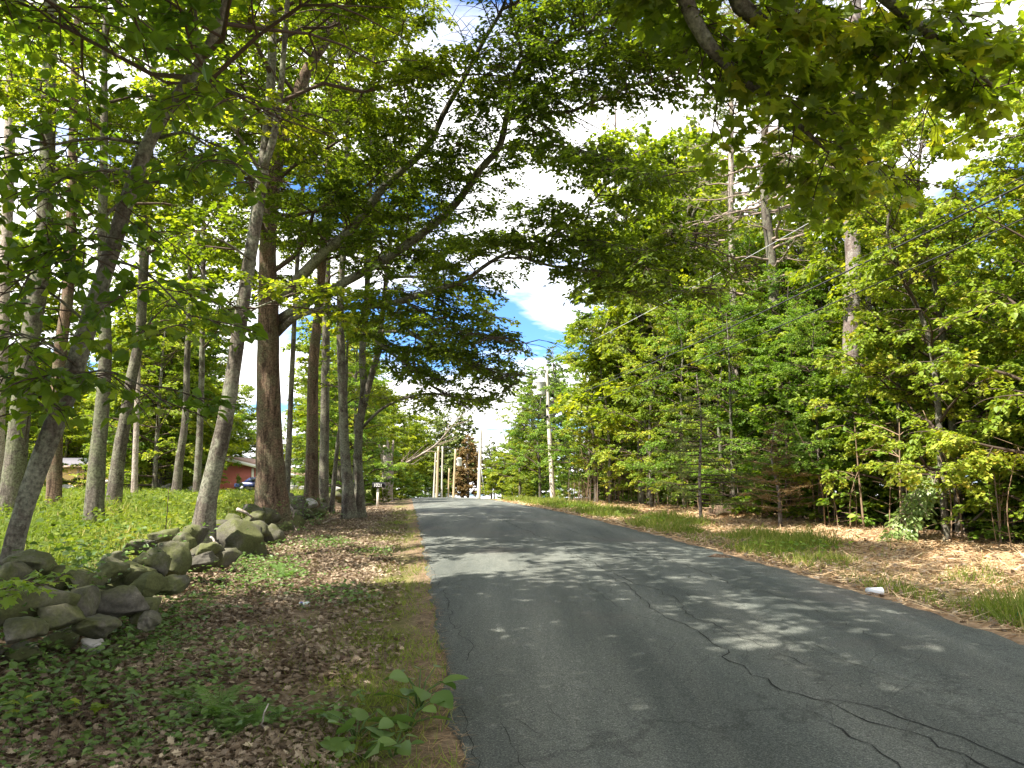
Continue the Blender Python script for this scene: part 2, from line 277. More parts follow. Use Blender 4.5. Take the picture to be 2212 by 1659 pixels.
class Geo:
    def __init__(s): s.v = []; s.f = []; s.n = 0
    def add(s, V, F):
        V = np.asarray(V, float); s.v.append(V)
        for f in F: s.f.append([i + s.n for i in f])
        s.n += len(V); return s
    def addq(s, V, Q):  # Q int array (m,k)
        s.v.append(np.asarray(V, float)); s.f.extend((np.asarray(Q) + s.n).tolist()); s.n += len(V); return s
    def build(s, name, m_, parent=None, origin=(0, 0, 0), smooth=True):
        V = np.concatenate(s.v) - np.asarray(origin)
        ln = np.array([len(f) for f in s.f]); st = np.concatenate([[0], np.cumsum(ln)[:-1]])
        lo = np.fromiter((i for f in s.f for i in f), dtype=np.int32, count=int(ln.sum()))
        return link(name, raw_mesh(name, V, st, lo, m_, smooth), parent)
    def box(s, c, size, rot=0, taper=1.0, shear=(0, 0)):
        hx, hy, hz = [a / 2 for a in size]; ca, sa = cos(rot), sin(rot); V = []
        for dz in (-hz, hz):
            k = taper if dz > 0 else 1
            for x, y in ((-hx, -hy), (hx, -hy), (hx, hy), (-hx, hy)):
                x2, y2 = x * k, y * k; V.append((c[0] + x2 * ca - y2 * sa, c[1] + x2 * sa + y2 * ca, c[2] + dz))
        return s.add(V, [(3, 2, 1, 0), (4, 5, 6, 7), (0, 1, 5, 4), (1, 2, 6, 5), (2, 3, 7, 6), (3, 0, 4, 7)])
    def prism(s, poly, axis_a, axis_b, d0, d1, fn):
        n = len(poly); V = [fn(a, b_, d0) for a, b_ in poly] + [fn(a, b_, d1) for a, b_ in poly]
        F = [tuple(range(n - 1, -1, -1)), tuple(range(n, 2 * n))] + [(i, (i + 1) % n, n + (i + 1) % n, n + i) for i in range(n)]
        return s.add(V, F)
    def tube(s, P, rad, sides=6, cap=True, jit=0, lobes=0, base=0):
        P = np.asarray(P, float); rad = np.asarray(rad, float); n = len(P)
        T = np.gradient(P, axis=0); T /= np.linalg.norm(T, axis=1)[:, None] + 1e-12
        ref = np.array([1.0, 0.13, 0.0]) if abs(T[0][2]) > .6 else np.array([0, 0, 1.0])
        A = np.cross(T, ref); A /= np.linalg.norm(A, axis=1)[:, None] + 1e-12; B = np.cross(T, A)
        th = np.linspace(0, 2 * pi, sides, endpoint=False)
        rr = rad[:, None] * np.ones(sides)
        if jit: rr = rr * (1 + jit * R.normal(size=(1, sides)) + jit * .8 * R.normal(size=(n, sides)))
        if lobes:
            h = np.linalg.norm(P - P[0], axis=1); fl = np.exp(-h / (2.2 * rad[0]))
            rr = rr * (1 + fl[:, None] * (.28 + .22 * np.cos(lobes * th + 1.0)[None, :] + .10 * np.cos(7 * th)[None, :]))
        V = P[:, None, :] + rr[..., None] * (np.cos(th)[None, :, None] * A[:, None, :] + np.sin(th)[None, :, None] * B[:, None, :])
        i = np.arange(n - 1)[:, None] * sides; j = np.arange(sides)[None, :]; jn = (j + 1) % sides
        Q = np.stack([i + j, i + jn, i + sides + jn, i + sides + j], -1).reshape(-1, 4)
        nb = s.n; s.addq(V.reshape(-1, 3), Q)
        if cap:
            s.f.append([nb + k for k in range(sides)][::-1]); s.f.append([nb + (n - 1) * sides + k for k in range(sides)])
        return s
    def lathe(s, prof, c, sides=16, axis=None):
        P = [np.array(c) + np.array([0, 0, z]) for r_, z in prof]
        th = np.linspace(0, 2 * pi, sides, endpoint=False); V = []
        for (r_, z) in prof:
            for a in th: V.append((c[0] + r_ * cos(a), c[1] + r_ * sin(a), c[2] + z))
        n = len(prof); F = [(i * sides + j, i * sides + (j + 1) % sides, (i + 1) * sides + (j + 1) % sides, (i + 1) * sides + j) for i in range(n - 1) for j in range(sides)]
        F += [tuple(range(sides))[::-1], tuple((n - 1) * sides + j for j in range(sides))]
        return s.add(V, F)
# leaf shapes: x across, y along the midrib, z normal
def fan(outline, cup=.0):
    V = [(0, .42, -.04)] + [(x, y, cup * abs(x)) for x, y in outline]; n = len(outline)
    return np.array(V, float), [(0, 1 + i, 1 + (i + 1) % n) for i in range(n)]
_mp = [(0, 0), (.10, .10), (.36, .02), (.33, .20), (.56, .36), (.34, .44), (.30, .56), (.12, .60), (.13, .78), (0, 1)]
MAPLE = fan(_mp + [(-x, y) for x, y in _mp[-2:0:-1]], -.45)
_ok = [(0, 0), (.07, .2), (.24, .30), (.14, .40), (.36, .56), (.18, .62), (.26, .80), (.10, .82), (0, 1)]
OAK = fan(_ok + [(-x, y) for x, y in _ok[-2:0:-1]], .2)
SIMPLE = (np.array([(0, 0, 0), (.30, .35, .10), (.22, .70, .07), (0, 1, -.06), (-.22, .70, .07), (-.30, .35, .10)]), [(0, 1, 2, 3), (0, 3, 4, 5)])
WIDE = (np.array([(0, 0, 0), (.42, .30, .10), (.30, .66, .07), (0, 1, -.08), (-.30, .66, .07), (-.42, .30, .10)]), [(0, 1, 2, 3), (0, 3, 4, 5)])
DIAM = (np.array([(0, 0, 0), (.33, .5, .06), (0, 1, -.04), (-.33, .5, .06)]), [(0, 1, 2, 3)])
TRI = (np.array([(-.5, 0, 0), (.5, 0, 0), (.25, .6, .05), (-.25, .6, .05), (0, 1, .18)]), [(0, 1, 2, 3), (3, 2, 4)])
NEED = (np.array([(-.5, 0, 0), (.5, 0, 0), (0, 1, 0)]), [(0, 1, 2)])
def unit(a): return a / (np.linalg.norm(a, axis=-1, keepdims=True) + 1e-12)
def inst(name, tmpl, P, D, N, S, tone, m_, parent=None, origin=(0, 0, 0), W=None, smooth=False):
    tv, tf = tmpl; P = np.asarray(P, float) - np.asarray(origin); n = len(P)
    Yd = unit(D); X = unit(np.cross(Yd, N)); Z = np.cross(X, Yd)
    S = np.asarray(S, float); W = S if W is None else np.asarray(W, float)
    V = P[:, None] + tv[None, :, 0, None] * X[:, None] * W[:, None, None] + tv[None, :, 1, None] * Yd[:, None] * S[:, None, None] + tv[None, :, 2, None] * Z[:, None] * S[:, None, None]
    k = len(tv); fl = np.array([len(f) for f in tf]); lo1 = np.array([i for f in tf for i in f])
    lo = (lo1[None, :] + (np.arange(n) * k)[:, None]).ravel(); st1 = np.concatenate([[0], np.cumsum(fl)[:-1]])
    st = (st1[None, :] + (np.arange(n) * len(lo1))[:, None]).ravel()
    me = raw_mesh(name, V.reshape(-1, 3), st, lo, m_, smooth, {'tone': np.repeat(np.clip(tone, 0, 1), k)})
    return link(name, me, parent)
def tag(o, label=None, cat=None, group=None, kind=None):
    if label: o['label'] = label
    if cat: o['category'] = cat
    if group: o['group'] = group
    if kind: o['kind'] = kind
    return o
def empty(name, loc, label=None, cat=None, group=None, rz=0):
    o = bpy.data.objects.new(name, None); COL.objects.link(o); o.location = [float(a) for a in loc]; o.rotation_euler = (0, 0, rz); o.empty_display_size = .2
    return tag(o, label, cat, group)
def copy_tree(o, parent=None):
    c_ = o.copy(); COL.objects.link(c_)
    if parent: c_.parent = parent
    for ch in list(o.children): copy_tree(ch, c_)
    return c_
def spline(P, step):
    P = np.asarray(P, float); n = len(P)
    d = np.concatenate([[0], np.cumsum(np.linalg.norm(np.diff(P[:, :3], axis=0), axis=1))])
    k = max(3, int(d[-1] / step) + 1); s_ = np.linspace(0, d[-1], k)
    if n < 3: return np.stack([np.interp(s_, d, P[:, j]) for j in range(P.shape[1])], 1)
    return np.stack([hermite(s_, d, P[:, j]) for j in range(P.shape[1])], 1)

# ------------------------------------------------------------------ tree grower
UPV = np.array([0, 0, 1.0])
CULL_COMMON = [  # open air under and beside the canopy, seen over the road, in photo pixels
    ([(800, 1100), (800, 985), (880, 945), (960, 905), (1045, 888), (1105, 858), (1150, 772), (1118, 735), (1125, 692), (1180, 690), (1245, 655), (1310, 650), (1400, 652), (1560, 655), (2300, 690), (2300, 1700), (800, 1700)], 1.0),
    ([(1205, 300), (1250, 262), (1300, 232), (1450, 240), (1455, 300), (1400, 318), (1330, 320), (1260, 330)], .85),
    ([(1090, 410), (1180, 340), (1440, 400), (1400, 470), (1300, 560), (1180, 600), (1090, 560)], .05),
    ([(1440, 280), (1700, 330), (1700, 480), (1560, 560), (1440, 480)], .2),
    ([(100, 925), (330, 900), (560, 880), (700, 930), (800, 985), (800, 1200), (0, 1300), (0, 1000)], .93),
]
DF = (.72, .62, 1.6)  # branch spacing, twig spacing, leaves per twig
_LAT = np.random.default_rng(5).random((32, 32, 32))
def vn3(P, f, seed=0):
    q = np.asarray(P) * f + seed * 7.3; i0 = np.floor(q).astype(int); fr = q - i0; fr = fr * fr * (3 - 2 * fr); r_ = 0
    for a in (0, 1):
        for b_ in (0, 1):
            for c_ in (0, 1):
                w = (fr[:, 0] if a else 1 - fr[:, 0]) * (fr[:, 1] if b_ else 1 - fr[:, 1]) * (fr[:, 2] if c_ else 1 - fr[:, 2])
                r_ = r_ + w * _LAT[(i0[:, 0] + a) % 32, (i0[:, 1] + b_) % 32, (i0[:, 2] + c_) % 32]
    return r_
HOLES = .36; HF = 1.0
class Tree:
    def __init__(s, name, root, label, cat, group=None, cull=None):
        s.root = np.asarray(root, float); s.o = empty(name, root, label, cat, group); s.br = Geo(); s.P = []; s.D = []; s.N = []; s.S = []; s.To = []; s.cull = cull
        s.limbs = []; s.df = DF; s.holes = HOLES; s.hf = HF
    def wood(s, name, P, r, m_, sides=12, jit=.03, lobes=0, step=.3):
        Q = spline(np.column_stack([P, r]), step); g = Geo(); g.tube(Q[:, :3], np.maximum(Q[:, 3], .004), sides, True, jit, lobes)
        g.build(name, m_, s.o, s.root); s.limbs.append(Q); return Q
    def keep(s, P):
        if not s.cull: return np.ones(len(P), bool)
        px, py, dep = proj(P); px = px + R.normal(size=len(P)) * 7; py = py + R.normal(size=len(P)) * 7; k = np.ones(len(P), bool); px[dep < .1] = -9e4
        for poly, pr in s.cull: k &= ~(inpoly(px, py, poly) & (R.random(len(P)) < pr))
        return k
    def twig(s, p, d, length, nl, size, lean=.45, base=.5, droop=.25, clump=None):
        nl = int(max(2, round(nl)))
        n = 4; t_ = np.linspace(0, 1, n)[:, None]
        bend = np.array([0, 0, -droop * length]); P = p + d * length * t_ + bend * t_ ** 2
        mid = P[2][None]
        if s.cull and not s.keep(mid)[0] and R.random() < .9: return
        s.br.tube(P, np.array([.010, .008, .005, .003]) * (.6 + length * .5), 3, False)
        side = unit(np.cross(d, UPV) + 1e-6)
        q = R.uniform(.12, 1.05, nl); k = np.clip((q * (n - 1)).astype(int), 0, n - 2); fr = q * (n - 1) - k
        B = P[k] * (1 - fr[:, None]) + P[k + 1] * fr[:, None]
        sg = np.where(R.random(nl) < .5, -1, 1)[:, None]
        D = unit(d * .55 + side * sg * R.uniform(.3, 1.2, (nl, 1)) + np.array([0, 0, -droop]) + R.normal(size=(nl, 3)) * .22)
        N = unit(UPV + R.normal(size=(nl, 3)) * lean)
        B = B + D * size * .35 + R.normal(size=(nl, 3)) * size * .25
        s.P.append(B); s.D.append(D); s.N.append(N); s.S.append(size * R.uniform(.65, 1.2, nl)); s.To.append(np.clip((clump if clump is not None else R.uniform(.3, .7)) + R.normal(size=nl) * .17, 0, 1))
    def dress(s, Q, t0=.25, sp=.5, L2=1.8, tsp=.26, Lt=.7, nl=9, size=.12, lift=.15, r2=.016, **k):
        sp *= s.df[0]; tsp *= s.df[1]; nl *= s.df[2]
        n = len(Q); d = np.concatenate([[0], np.cumsum(np.linalg.norm(np.diff(Q[:, :3], axis=0), axis=1))]); tot = d[-1]
        a = t0 * tot; flip = 1
        while a <= tot:
            i = min(np.searchsorted(d, a), n - 1); i = max(i, 1); p = Q[i, :3]; T = unit(Q[i, :3] - Q[i - 1, :3]); t = a / tot
            side = unit(np.cross(T, UPV) + R.normal(size=3) * .05) if abs(T[2]) < .93 else unit(R.normal(size=3) * [1, 1, 0])
            if abs(T[2]) > .75:
                az = R.uniform(0, 2 * pi); side = np.array([cos(az), sin(az), 0])
            dd = unit(T * R.uniform(.3, .8) + side * flip + UPV * (lift + R.normal() * .25))
            ln = L2 * (1 - .55 * t) * R.uniform(.6, 1.25)
            m_ = max(4, int(ln / .3) + 1); tt = np.linspace(0, 1, m_)[:, None]
            wob = np.cumsum(R.normal(size=(m_, 3)) * .03 * ln, axis=0); wob -= wob[0]
            B = p + dd * ln * tt + wob + np.array([0, 0, -.12 * ln]) * tt ** 2
            cl = R.uniform(.2, .8)
            s.br.tube(B, np.linspace(r2 * (.6 + ln * .35), .005, m_), 4, False)
            b = .2 * ln; fl2 = 1
            while b <= ln:
                f = b / ln * (m_ - 1); ii = min(int(f), m_ - 2); pp = B[ii] + (B[ii + 1] - B[ii]) * (f - ii); T2 = unit(B[ii + 1] - B[ii])
                s2 = unit(np.cross(T2, UPV) + 1e-6); d2 = unit(T2 * R.uniform(.4, .9) + s2 * fl2 * R.uniform(.5, 1.1) + UPV * R.normal() * .28)
                s.twig(pp, d2, Lt * R.uniform(.5, 1.2) * (1 - .4 * b / ln), int(max(2, R.poisson(nl))), size, clump=cl, **k); fl2 = -fl2; b += tsp * R.uniform(.6, 1.4)
            s.twig(B[-1], unit(B[-1] - B[-2]), Lt * .6, nl, size, clump=cl, **k)
            flip = -flip; a += sp * R.uniform(.6, 1.4)
    def leader(s, Q, h0, n, Lr, rise, m_, r0=.05, taper=True, az0=0, **kw):
        """side limbs along a trunk above height h0 (fraction), then dressed"""
        for i in range(n):
            t = h0 + (1 - h0) * (i + R.uniform(.1, .9)) / n; j = min(int(t * (len(Q) - 1)), len(Q) - 1); p = Q[j, :3]; az = az0 + i * 2.4 + R.normal() * .5
            k = (1 - .65 * (t - h0) / (1 - h0 + 1e-6)) if taper else 1
            ln = Lr * k * R.uniform(.7, 1.2); el = rise + R.normal() * .12 + .5 * (t - h0)
            d = np.array([cos(az) * cos(el), sin(az) * cos(el), sin(el)]); m2 = max(5, int(ln / .5)); tt = np.linspace(0, 1, m2)[:, None]
            wob = np.cumsum(R.normal(size=(m2, 3)) * .035 * ln, axis=0); wob -= wob[0]
            B = p + d * ln * tt + wob + np.array([0, 0, .10 * ln]) * (tt - tt ** 2) * 2
            rr = np.linspace(min(Q[j, 3] * .55, r0 * (.5 + ln / 6)), .008, m2); s.br.tube(B, rr, 5, False)
            s.dress(np.column_stack([B, rr]), **kw)
    def finish(s, leaf, lm, twm='twig', crown='crown', extra=None):
        if s.br.n: s.br.build('branches', M[twm], s.o, s.root)
        if s.P:
            P, D, N, S, T = [np.concatenate(a) for a in (s.P, s.D, s.N, s.S, s.To)]; k = s.keep(P) & (.65 * vn3(P, s.hf, 1) + .35 * vn3(P, s.hf * 2.3, 2) > s.holes)
            inst(crown, leaf, P[k], D[k], N[k], S[k], T[k], M[lm], s.o, s.root)
            return int(k.sum())
        return 0

# ------------------------------------------------------------------ ground and road
ys = np.concatenate([np.arange(-30, 0, 1.0), np.arange(0, 40, .25), np.arange(40, 120, 1.0), np.arange(120, 420, 12.)])
us = np.concatenate([-np.geomspace(300, 12, 24), -np.arange(11.5, 6, -.5), -np.arange(6, .0, -.2), np.array([-.05, .05]), np.arange(.3, RW - .1, .6), np.array([RW - .05, RW + .05]), RW + np.arange(.2, 7, .2), RW + np.arange(7.5, 14, .5), RW + np.geomspace(14, 300, 24)])
UU, YY = np.meshgrid(us, ys); XX = xleft(YY) + UU; ZZ = ground(XX, YY)
nzr = (np.sin(XX * 5.3 + YY * 3.1) * np.sin(YY * 4.7 - XX * 2.2)) * .018; off = (UU < -.3) | (UU > RW + .3); ZZ = ZZ + nzr * off
V = np.stack([XX, YY, ZZ], -1).reshape(-1, 3); ny, nx = XX.shape
i = np.arange(ny - 1)[:, None] * nx; j = np.arange(nx - 1)[None, :]; Q = np.stack([i + j, i + j + 1, i + nx + j + 1, i + nx + j], -1).reshape(-1, 4)
u_ = -UU.ravel(); v_ = UU.ravel() - RW; yy_ = YY.ravel()
zone = np.zeros((len(V), 3)); zone[:, 0] = np.maximum(sstep(3.8, 4.8, u_), np.maximum(.7 * sstep(60, 80, yy_), .75 * sstep(.1, .5, u_) * (1 - sstep(.8, 1.2, u_)) + .6 * sstep(.3, .8, v_) * (1 - sstep(2.0, 3.2, v_))))
zone[:, 1] = sstep(.9, 2.6, v_) * (1 - sstep(6.0, 7.6, v_)) * (1 - sstep(40, 55, yy_)) + .8 * sstep(.0, .1, v_) * (1 - sstep(.2, .6, v_)) + .04 * sstep(-.02, .05, u_) * (1 - sstep(.1, .3, u_))
vn_ = lambda f, sd_: sum(np.sin(V[:, 0] * np.random.default_rng(sd_ + k).normal() * f + V[:, 1] * np.random.default_rng(sd_ + 50 + k).normal() * f + k) for k in range(5)) / 3
zone[:, 0] = np.where((u_ > 0) & (u_ < 1.6), np.clip(zone[:, 0] * (.45 + .8 * vn_(2.5, 3)), 0, 1), zone[:, 0]); zone[:, 1] = np.where(v_ > 0, zone[:, 1] * np.clip(.85 + .35 * vn_(1.5, 9), 0, 1), zone[:, 1] * np.clip(.5 + .9 * vn_(3, 5), 0, 2))
zone[:, 1] = np.clip(zone[:, 1], 0, 1)
gm = raw_mesh('ground', V, np.arange(len(Q)) * 4, Q.ravel(), M['ground'], True, {'zone': zone}); tag(link('ground', gm), kind='structure')
ys = np.concatenate([np.arange(-28, 0, .5), np.arange(0, 40, .12), np.arange(40, 150, 1.0)])
fr = np.linspace(0, 1, 15); edgeL = .035 * np.sin(ys * 3.1) + .02 * np.sin(ys * 9.3 + 1) + R.normal(size=len(ys)) * .012; edgeR = .05 * np.sin(ys * 2.3) + .03 * np.sin(ys * 7.7) + R.normal(size=len(ys)) * .02
V = []
def road_z(x, y):
    f = (x - xleft(y)) / RW; return zroad(y) + .012 + .05 * (1 - (2 * f - 1) ** 2)
for a, y in enumerate(ys):
    x0 = xleft(y) + edgeL[a]; x1 = xright(y) + edgeR[a]
    V.append((x0 - .05, y, zroad(y) - .12))
    for f in fr:
        x = x0 + (x1 - x0) * f; V.append((x, y, road_z(x, y)))
    V.append((x1 + .05, y, zroad(y) - .12))
nx = len(fr) + 2; i = np.arange(len(ys) - 1)[:, None] * nx; j = np.arange(nx - 1)[None, :]; Q = np.stack([i + j, i + j + 1, i + nx + j + 1, i + nx + j], -1).reshape(-1, 4)
tag(link('road', raw_mesh('road', np.array(V), np.arange(len(Q)) * 4, Q.ravel(), M['asphalt'], True)), kind='structure')
def on_road(px, py):
    p = gpx(px, py); d = ray(px, py)
    for _ in range(8):
        tz = (road_z(p[0], p[1]) - CAM[2]) / d[2]; p = CAM + d * tz
    return p
crk = Geo()
def crack(pts, w0, w1, br=True):
    P = np.array([on_road(*q) for q in pts]); Q = spline(P, .12); n = len(Q)
    dn = np.concatenate([[0], np.cumsum(R.normal(size=n - 1) * .022)]); dn -= np.linspace(0, dn[-1], n)
    T = np.gradient(Q, axis=0); S = np.stack([T[:, 1], -T[:, 0]], 1); S /= np.linalg.norm(S, axis=1)[:, None]
    w0, w1 = w0 * .62, w1 * .62; C = Q[:, :2] + S * (dn + R.normal(size=n) * .016)[:, None]; w = np.linspace(w0, w1, n) * np.clip(.25 + .6 * R.random(n), .2, 1.3); w[0] = w[-1] = .002
    A = C - S * w[:, None] / 2; B = C + S * w[:, None] / 2; V = []
    for k in range(n):
        for q in (A[k], B[k]): V.append((q[0], q[1], road_z(q[0], q[1]) + .004))
    crk.add(V, [(2 * k, 2 * k + 1, 2 * k + 3, 2 * k + 2) for k in range(n - 1)])
crack([(1050, 1110), (1149, 1155), (1194, 1178), (1296, 1227), (1370, 1262), (1441, 1297), (1490, 1326), (1582, 1367), (1669, 1400), (1760, 1440)], .045, .02)
crack([(1296, 1240), (1400, 1300), (1491, 1355), (1553, 1392), (1582, 1402), (1578, 1421), (1602, 1438), (1660, 1467), (1710, 1496), (1785, 1512), (1834, 1537), (1896, 1562), (1967, 1578), (2020, 1603), (2128, 1653), (2200, 1690)], .022, .032)
crack([(1785, 1512), (1830, 1520), (1888, 1529), (1942, 1554), (2008, 1578), (2062, 1595), (2128, 1624), (2207, 1653), (2300, 1690)], .02, .035)
crack([(1660, 1475), (1690, 1500), (1740, 1535), (1800, 1560)], .012, .008)
crack([(1450, 1210), (1530, 1245), (1602, 1272), (1656, 1280), (1689, 1297), (1751, 1318), (1834, 1347), (1920, 1390)], .035, .015)
crack([(1700, 1365), (1751, 1388), (1813, 1421), (1917, 1454), (2020, 1479), (2124, 1512), (2207, 1541), (2300, 1575)], .012, .016)
crack([(930, 1225), (937, 1246), (957, 1292), (980, 1334), (996, 1377), (1014, 1406), (1012, 1430)], .016, .012)
crack([(985, 1520), (999, 1572), (1015, 1608), (1032, 1656), (1040, 1690)], .012, .016)
crack([(1085, 1560), (1100, 1608), (1129, 1653), (1140, 1690)], .008, .014)
crack([(1800, 1560), (1850, 1590), (1900, 1625), (1960, 1670)], .03, .02); crack([(1230, 1255), (1330, 1300), (1420, 1345)], .014, .01)
crack([(1120, 1120), (1250, 1150), (1330, 1172), (1450, 1215)], .03, .03); crack([(940, 1130), (1000, 1160), (1080, 1185)], .02, .015)
for q in range(10):
    a = R.uniform(950, 1500); y0 = R.uniform(1120, 1600); crack([(a, y0), (a + 25 + R.uniform(0, 40), y0 + 22), (a + 60 + R.uniform(0, 90), y0 + 55)], .007, .006)
for q in range(46):  # short side branches
    a = R.uniform(980, 2150); y0 = 1120 + (a - 980) * R.uniform(.28, .52) + R.normal() * 25
    if y0 > 1670: continue
    crack([(a, y0), (a + R.normal() * 18, y0 + 10 + R.uniform(0, 12)), (a + R.normal() * 40, y0 + 24 + R.uniform(0, 30))], .008, .004)
tag(crk.build('road_cracks', M['crack'], smooth=False), kind='structure')

# ------------------------------------------------------------------ stones
def ico(sub):
    import bmesh
    bm = bmesh.new(); bmesh.ops.create_icosphere(bm, subdivisions=sub, radius=1); V = np.array([v.co[:] for v in bm.verts]); F = np.array([[v.index for v in f.verts] for f in bm.faces]); bm.free(); return V, F
ICO3 = ico(3); ICO4 = ico(4)
def rock(c, sx, sy, sz, seed, sub=3, tilt=.2, cuts=16):
    r_ = np.random.default_rng(seed); V, F = (ICO4 if sub == 4 else ICO3); V = V.copy()
    for _ in range(cuts):
        nrm = unit(r_.normal(size=3)); dd = r_.uniform(.5, .86); h = V @ nrm; ex = np.maximum(h - dd, 0); V -= ex[:, None] * nrm * .97
    nzv = sum(a * np.sin(V @ r_.normal(size=3) * f + r_.uniform(0, 6)) for a, f in ((.06, 2.5), (.045, 5), (.03, 10), (.02, 19), (.012, 34)))
    V = V * (1 + nzv[:, None]); V = V / np.abs(V).max(0); V = V * [sx, sy, sz]
    a, b_, c_ = r_.normal() * tilt, r_.normal() * tilt, r_.normal() * .35
    Rx = np.array([[1, 0, 0], [0, cos(a), -sin(a)], [0, sin(a), cos(a)]]); Ry = np.array([[cos(b_), 0, sin(b_)], [0, 1, 0], [-sin(b_), 0, cos(b_)]]); Rz = np.array([[cos(c_), -sin(c_), 0], [sin(c_), cos(c_), 0], [0, 0, 1]])
    return V @ (Rz @ Ry @ Rx).T + np.asarray(c), F
def wallY(px, u): return -(u - .33) / ((px - 1106) / FPX + .135)
wall = empty('stone_wall', (xleft(10) - 3.5, 10, ground(xleft(10) - 3.5, 10)), 'tumbled dry stone wall of mossy grey fieldstones running along the left roadside', 'stone wall')
WO = np.array(wall.location)
stones = [(510, 1168, 134, 108, 3.45), (418, 1156, 60, 40, 3.7), (395, 1177, 60, 48, 3.4), (447, 1190, 57, 34, 3.3), (492, 1202, 56, 44, 3.05), (440, 1213, 62, 34, 3.1), (380, 1208, 74, 84, 3.2),
 (304, 1180, 60, 36, 3.8), (337, 1220, 74, 72, 3.25), (252, 1211, 46, 40, 3.7), (286, 1243, 100, 56, 3.4), (322, 1264, 58, 50, 3.1), (368, 1267, 60, 40, 2.95), (73, 1214, 96, 50, 3.75), (173, 1253, 50, 66, 3.4),
 (243, 1234, 64, 50, 3.5), (66, 1300, 168, 82, 3.35), (176, 1304, 66, 60, 3.2), (258, 1300, 118, 60, 3.1), (322, 1313, 42, 50, 2.9), (204, 1350, 90, 48, 2.95), (320, 1340, 46, 28, 2.75), (44, 1365, 90, 50, 3.05),
 (125, 1250, 80, 50, 3.6), (20, 1250, 70, 60, 3.8), (130, 1330, 80, 46, 3.1), (506, 1122, 38, 24, 3.8), (550, 1124, 46, 38, 3.6), (581, 1116, 46, 34, 3.6), (595, 1160, 48, 48, 3.1), (612, 1114, 38, 30, 3.7), (620, 1143, 44, 42, 3.3),
 (560, 1150, 48, 44, 3.4), (545, 1100, 44, 24, 3.9), (640, 1128, 30, 28, 3.3), (652, 1103, 30, 24, 3.5), (670, 1088, 36, 22, 3.5), (690, 1108, 26, 22, 3.2), (707, 1087, 20, 18, 3.6), (350, 1165, 60, 40, 3.9), (468, 1140, 60, 40, 3.9)]
for q, (cx, cyy, w, h, u) in enumerate(stones):
    Y = wallY(cx, u); p = at(cx, cyy, Y); k = Y / FPX
    V, F = rock(p, w * k * .57, max(.24, w * k * .46), h * k * .58, 100 + q, 4 if cx < 460 or w > 60 else 3, .12)
    g = Geo(); g.addq(V, F); o = g.build('stone', M['stone_pale'] if q in (36, 38) else M['stone'], wall, WO)
for q in range(56):  # stones of the lower and rear courses and of the far stretch
    if q < 30: Y = R.uniform(5.5, 20); u = 3.6 + R.normal() * .18; zz = R.uniform(.05, .35)
    else: Y = R.uniform(20, 46); u = 3.5 + R.normal() * .25; zz = R.uniform(.05, .5)
    x = float(xleft(Y) - u); sc_ = R.uniform(.16, .34); V, F = rock((x, Y, float(ground(x, Y)) + zz - (.25 if q < 30 else 0)), sc_, sc_ * R.uniform(.8, 1.2), sc_ * R.uniform(.5, .8), 300 + q)
    g = Geo(); g.addq(V, F); g.build('stone', M['stone'], wall, WO)
def loose(px, py, w, h, seed, label, m_='stone', sub=4, name='loose_rock', cat='rock', sink=.25):
    p = gpx(px, py + h * .45); k = p[1] / FPX; c_ = (p[0], p[1] + w * k * .3, p[2] + h * k * .5)
    V, F = rock(c_, w * k / 2, w * k * .42, h * k / 2, seed, sub, .08); g = Geo(); g.addq(V, F); o = g.build(name, M[m_], None, c_); o.location = c_; return tag(o, label, cat)
loose(190, 1406, 62, 44, 5, 'pale rounded rock lying alone among seedlings in front of the stone wall', 'stone_pale')
loose(112, 1392, 112, 56, 6, 'flat grey slab of rock on the ground just left of the pale rounded rock')
loose(238, 1411, 46, 30, 7, 'small dark rock tucked against the right side of the pale rounded rock')
loose(34, 1424, 92, 46, 8, 'rock strewn with dry leaves at the left edge of the picture below the wall')
loose(395, 1545, 60, 18, 9, 'flat brown stone half buried in dead leaves left of the fern')
# second wall at the back of the field
bw = empty('stone_wall', (-18, 44, ground(-18, 44)), 'low pale stone wall at the far edge of the field in front of the red house', 'stone wall'); BO = np.array(bw.location)
for q in range(46):
    x = -9.5 - q * .62 + R.normal() * .2; y = 44 + R.normal() * .3; s_ = R.uniform(.2, .42); V, F = rock((x, y, float(ground(x, y)) + R.uniform(.05, .45)), s_, s_, s_ * .7, 500 + q)
    g = Geo(); g.addq(V, F); g.build('stone', M['stone_pale'] if q % 3 else M['stone'], bw, BO)

# ------------------------------------------------------------------ left roadside trees, traced trunks
def pxpath(pts, Y0, Y1=None, widths=None, base=True):
    n = len(pts); Ys = np.linspace(Y0, Y0 if Y1 is None else Y1, n); P = np.array([at(p[0], p[1], y) for p, y in zip(pts, Ys)])
    r_ = np.interp(np.linspace(0, 1, n), np.linspace(0, 1, len(widths)), widths) * Ys / FPX / 2 * .9
    if base:
        gz = float(ground(P[0, 0], P[0, 1])); P[0, 2] = min(P[0, 2], gz - .12)
    return P, r_
def rootof(P): return (P[0, 0], P[0, 1], float(ground(P[0, 0], P[0, 1])))
NL = 0
DF = (.75, .75, 1.15); HOLES = .34
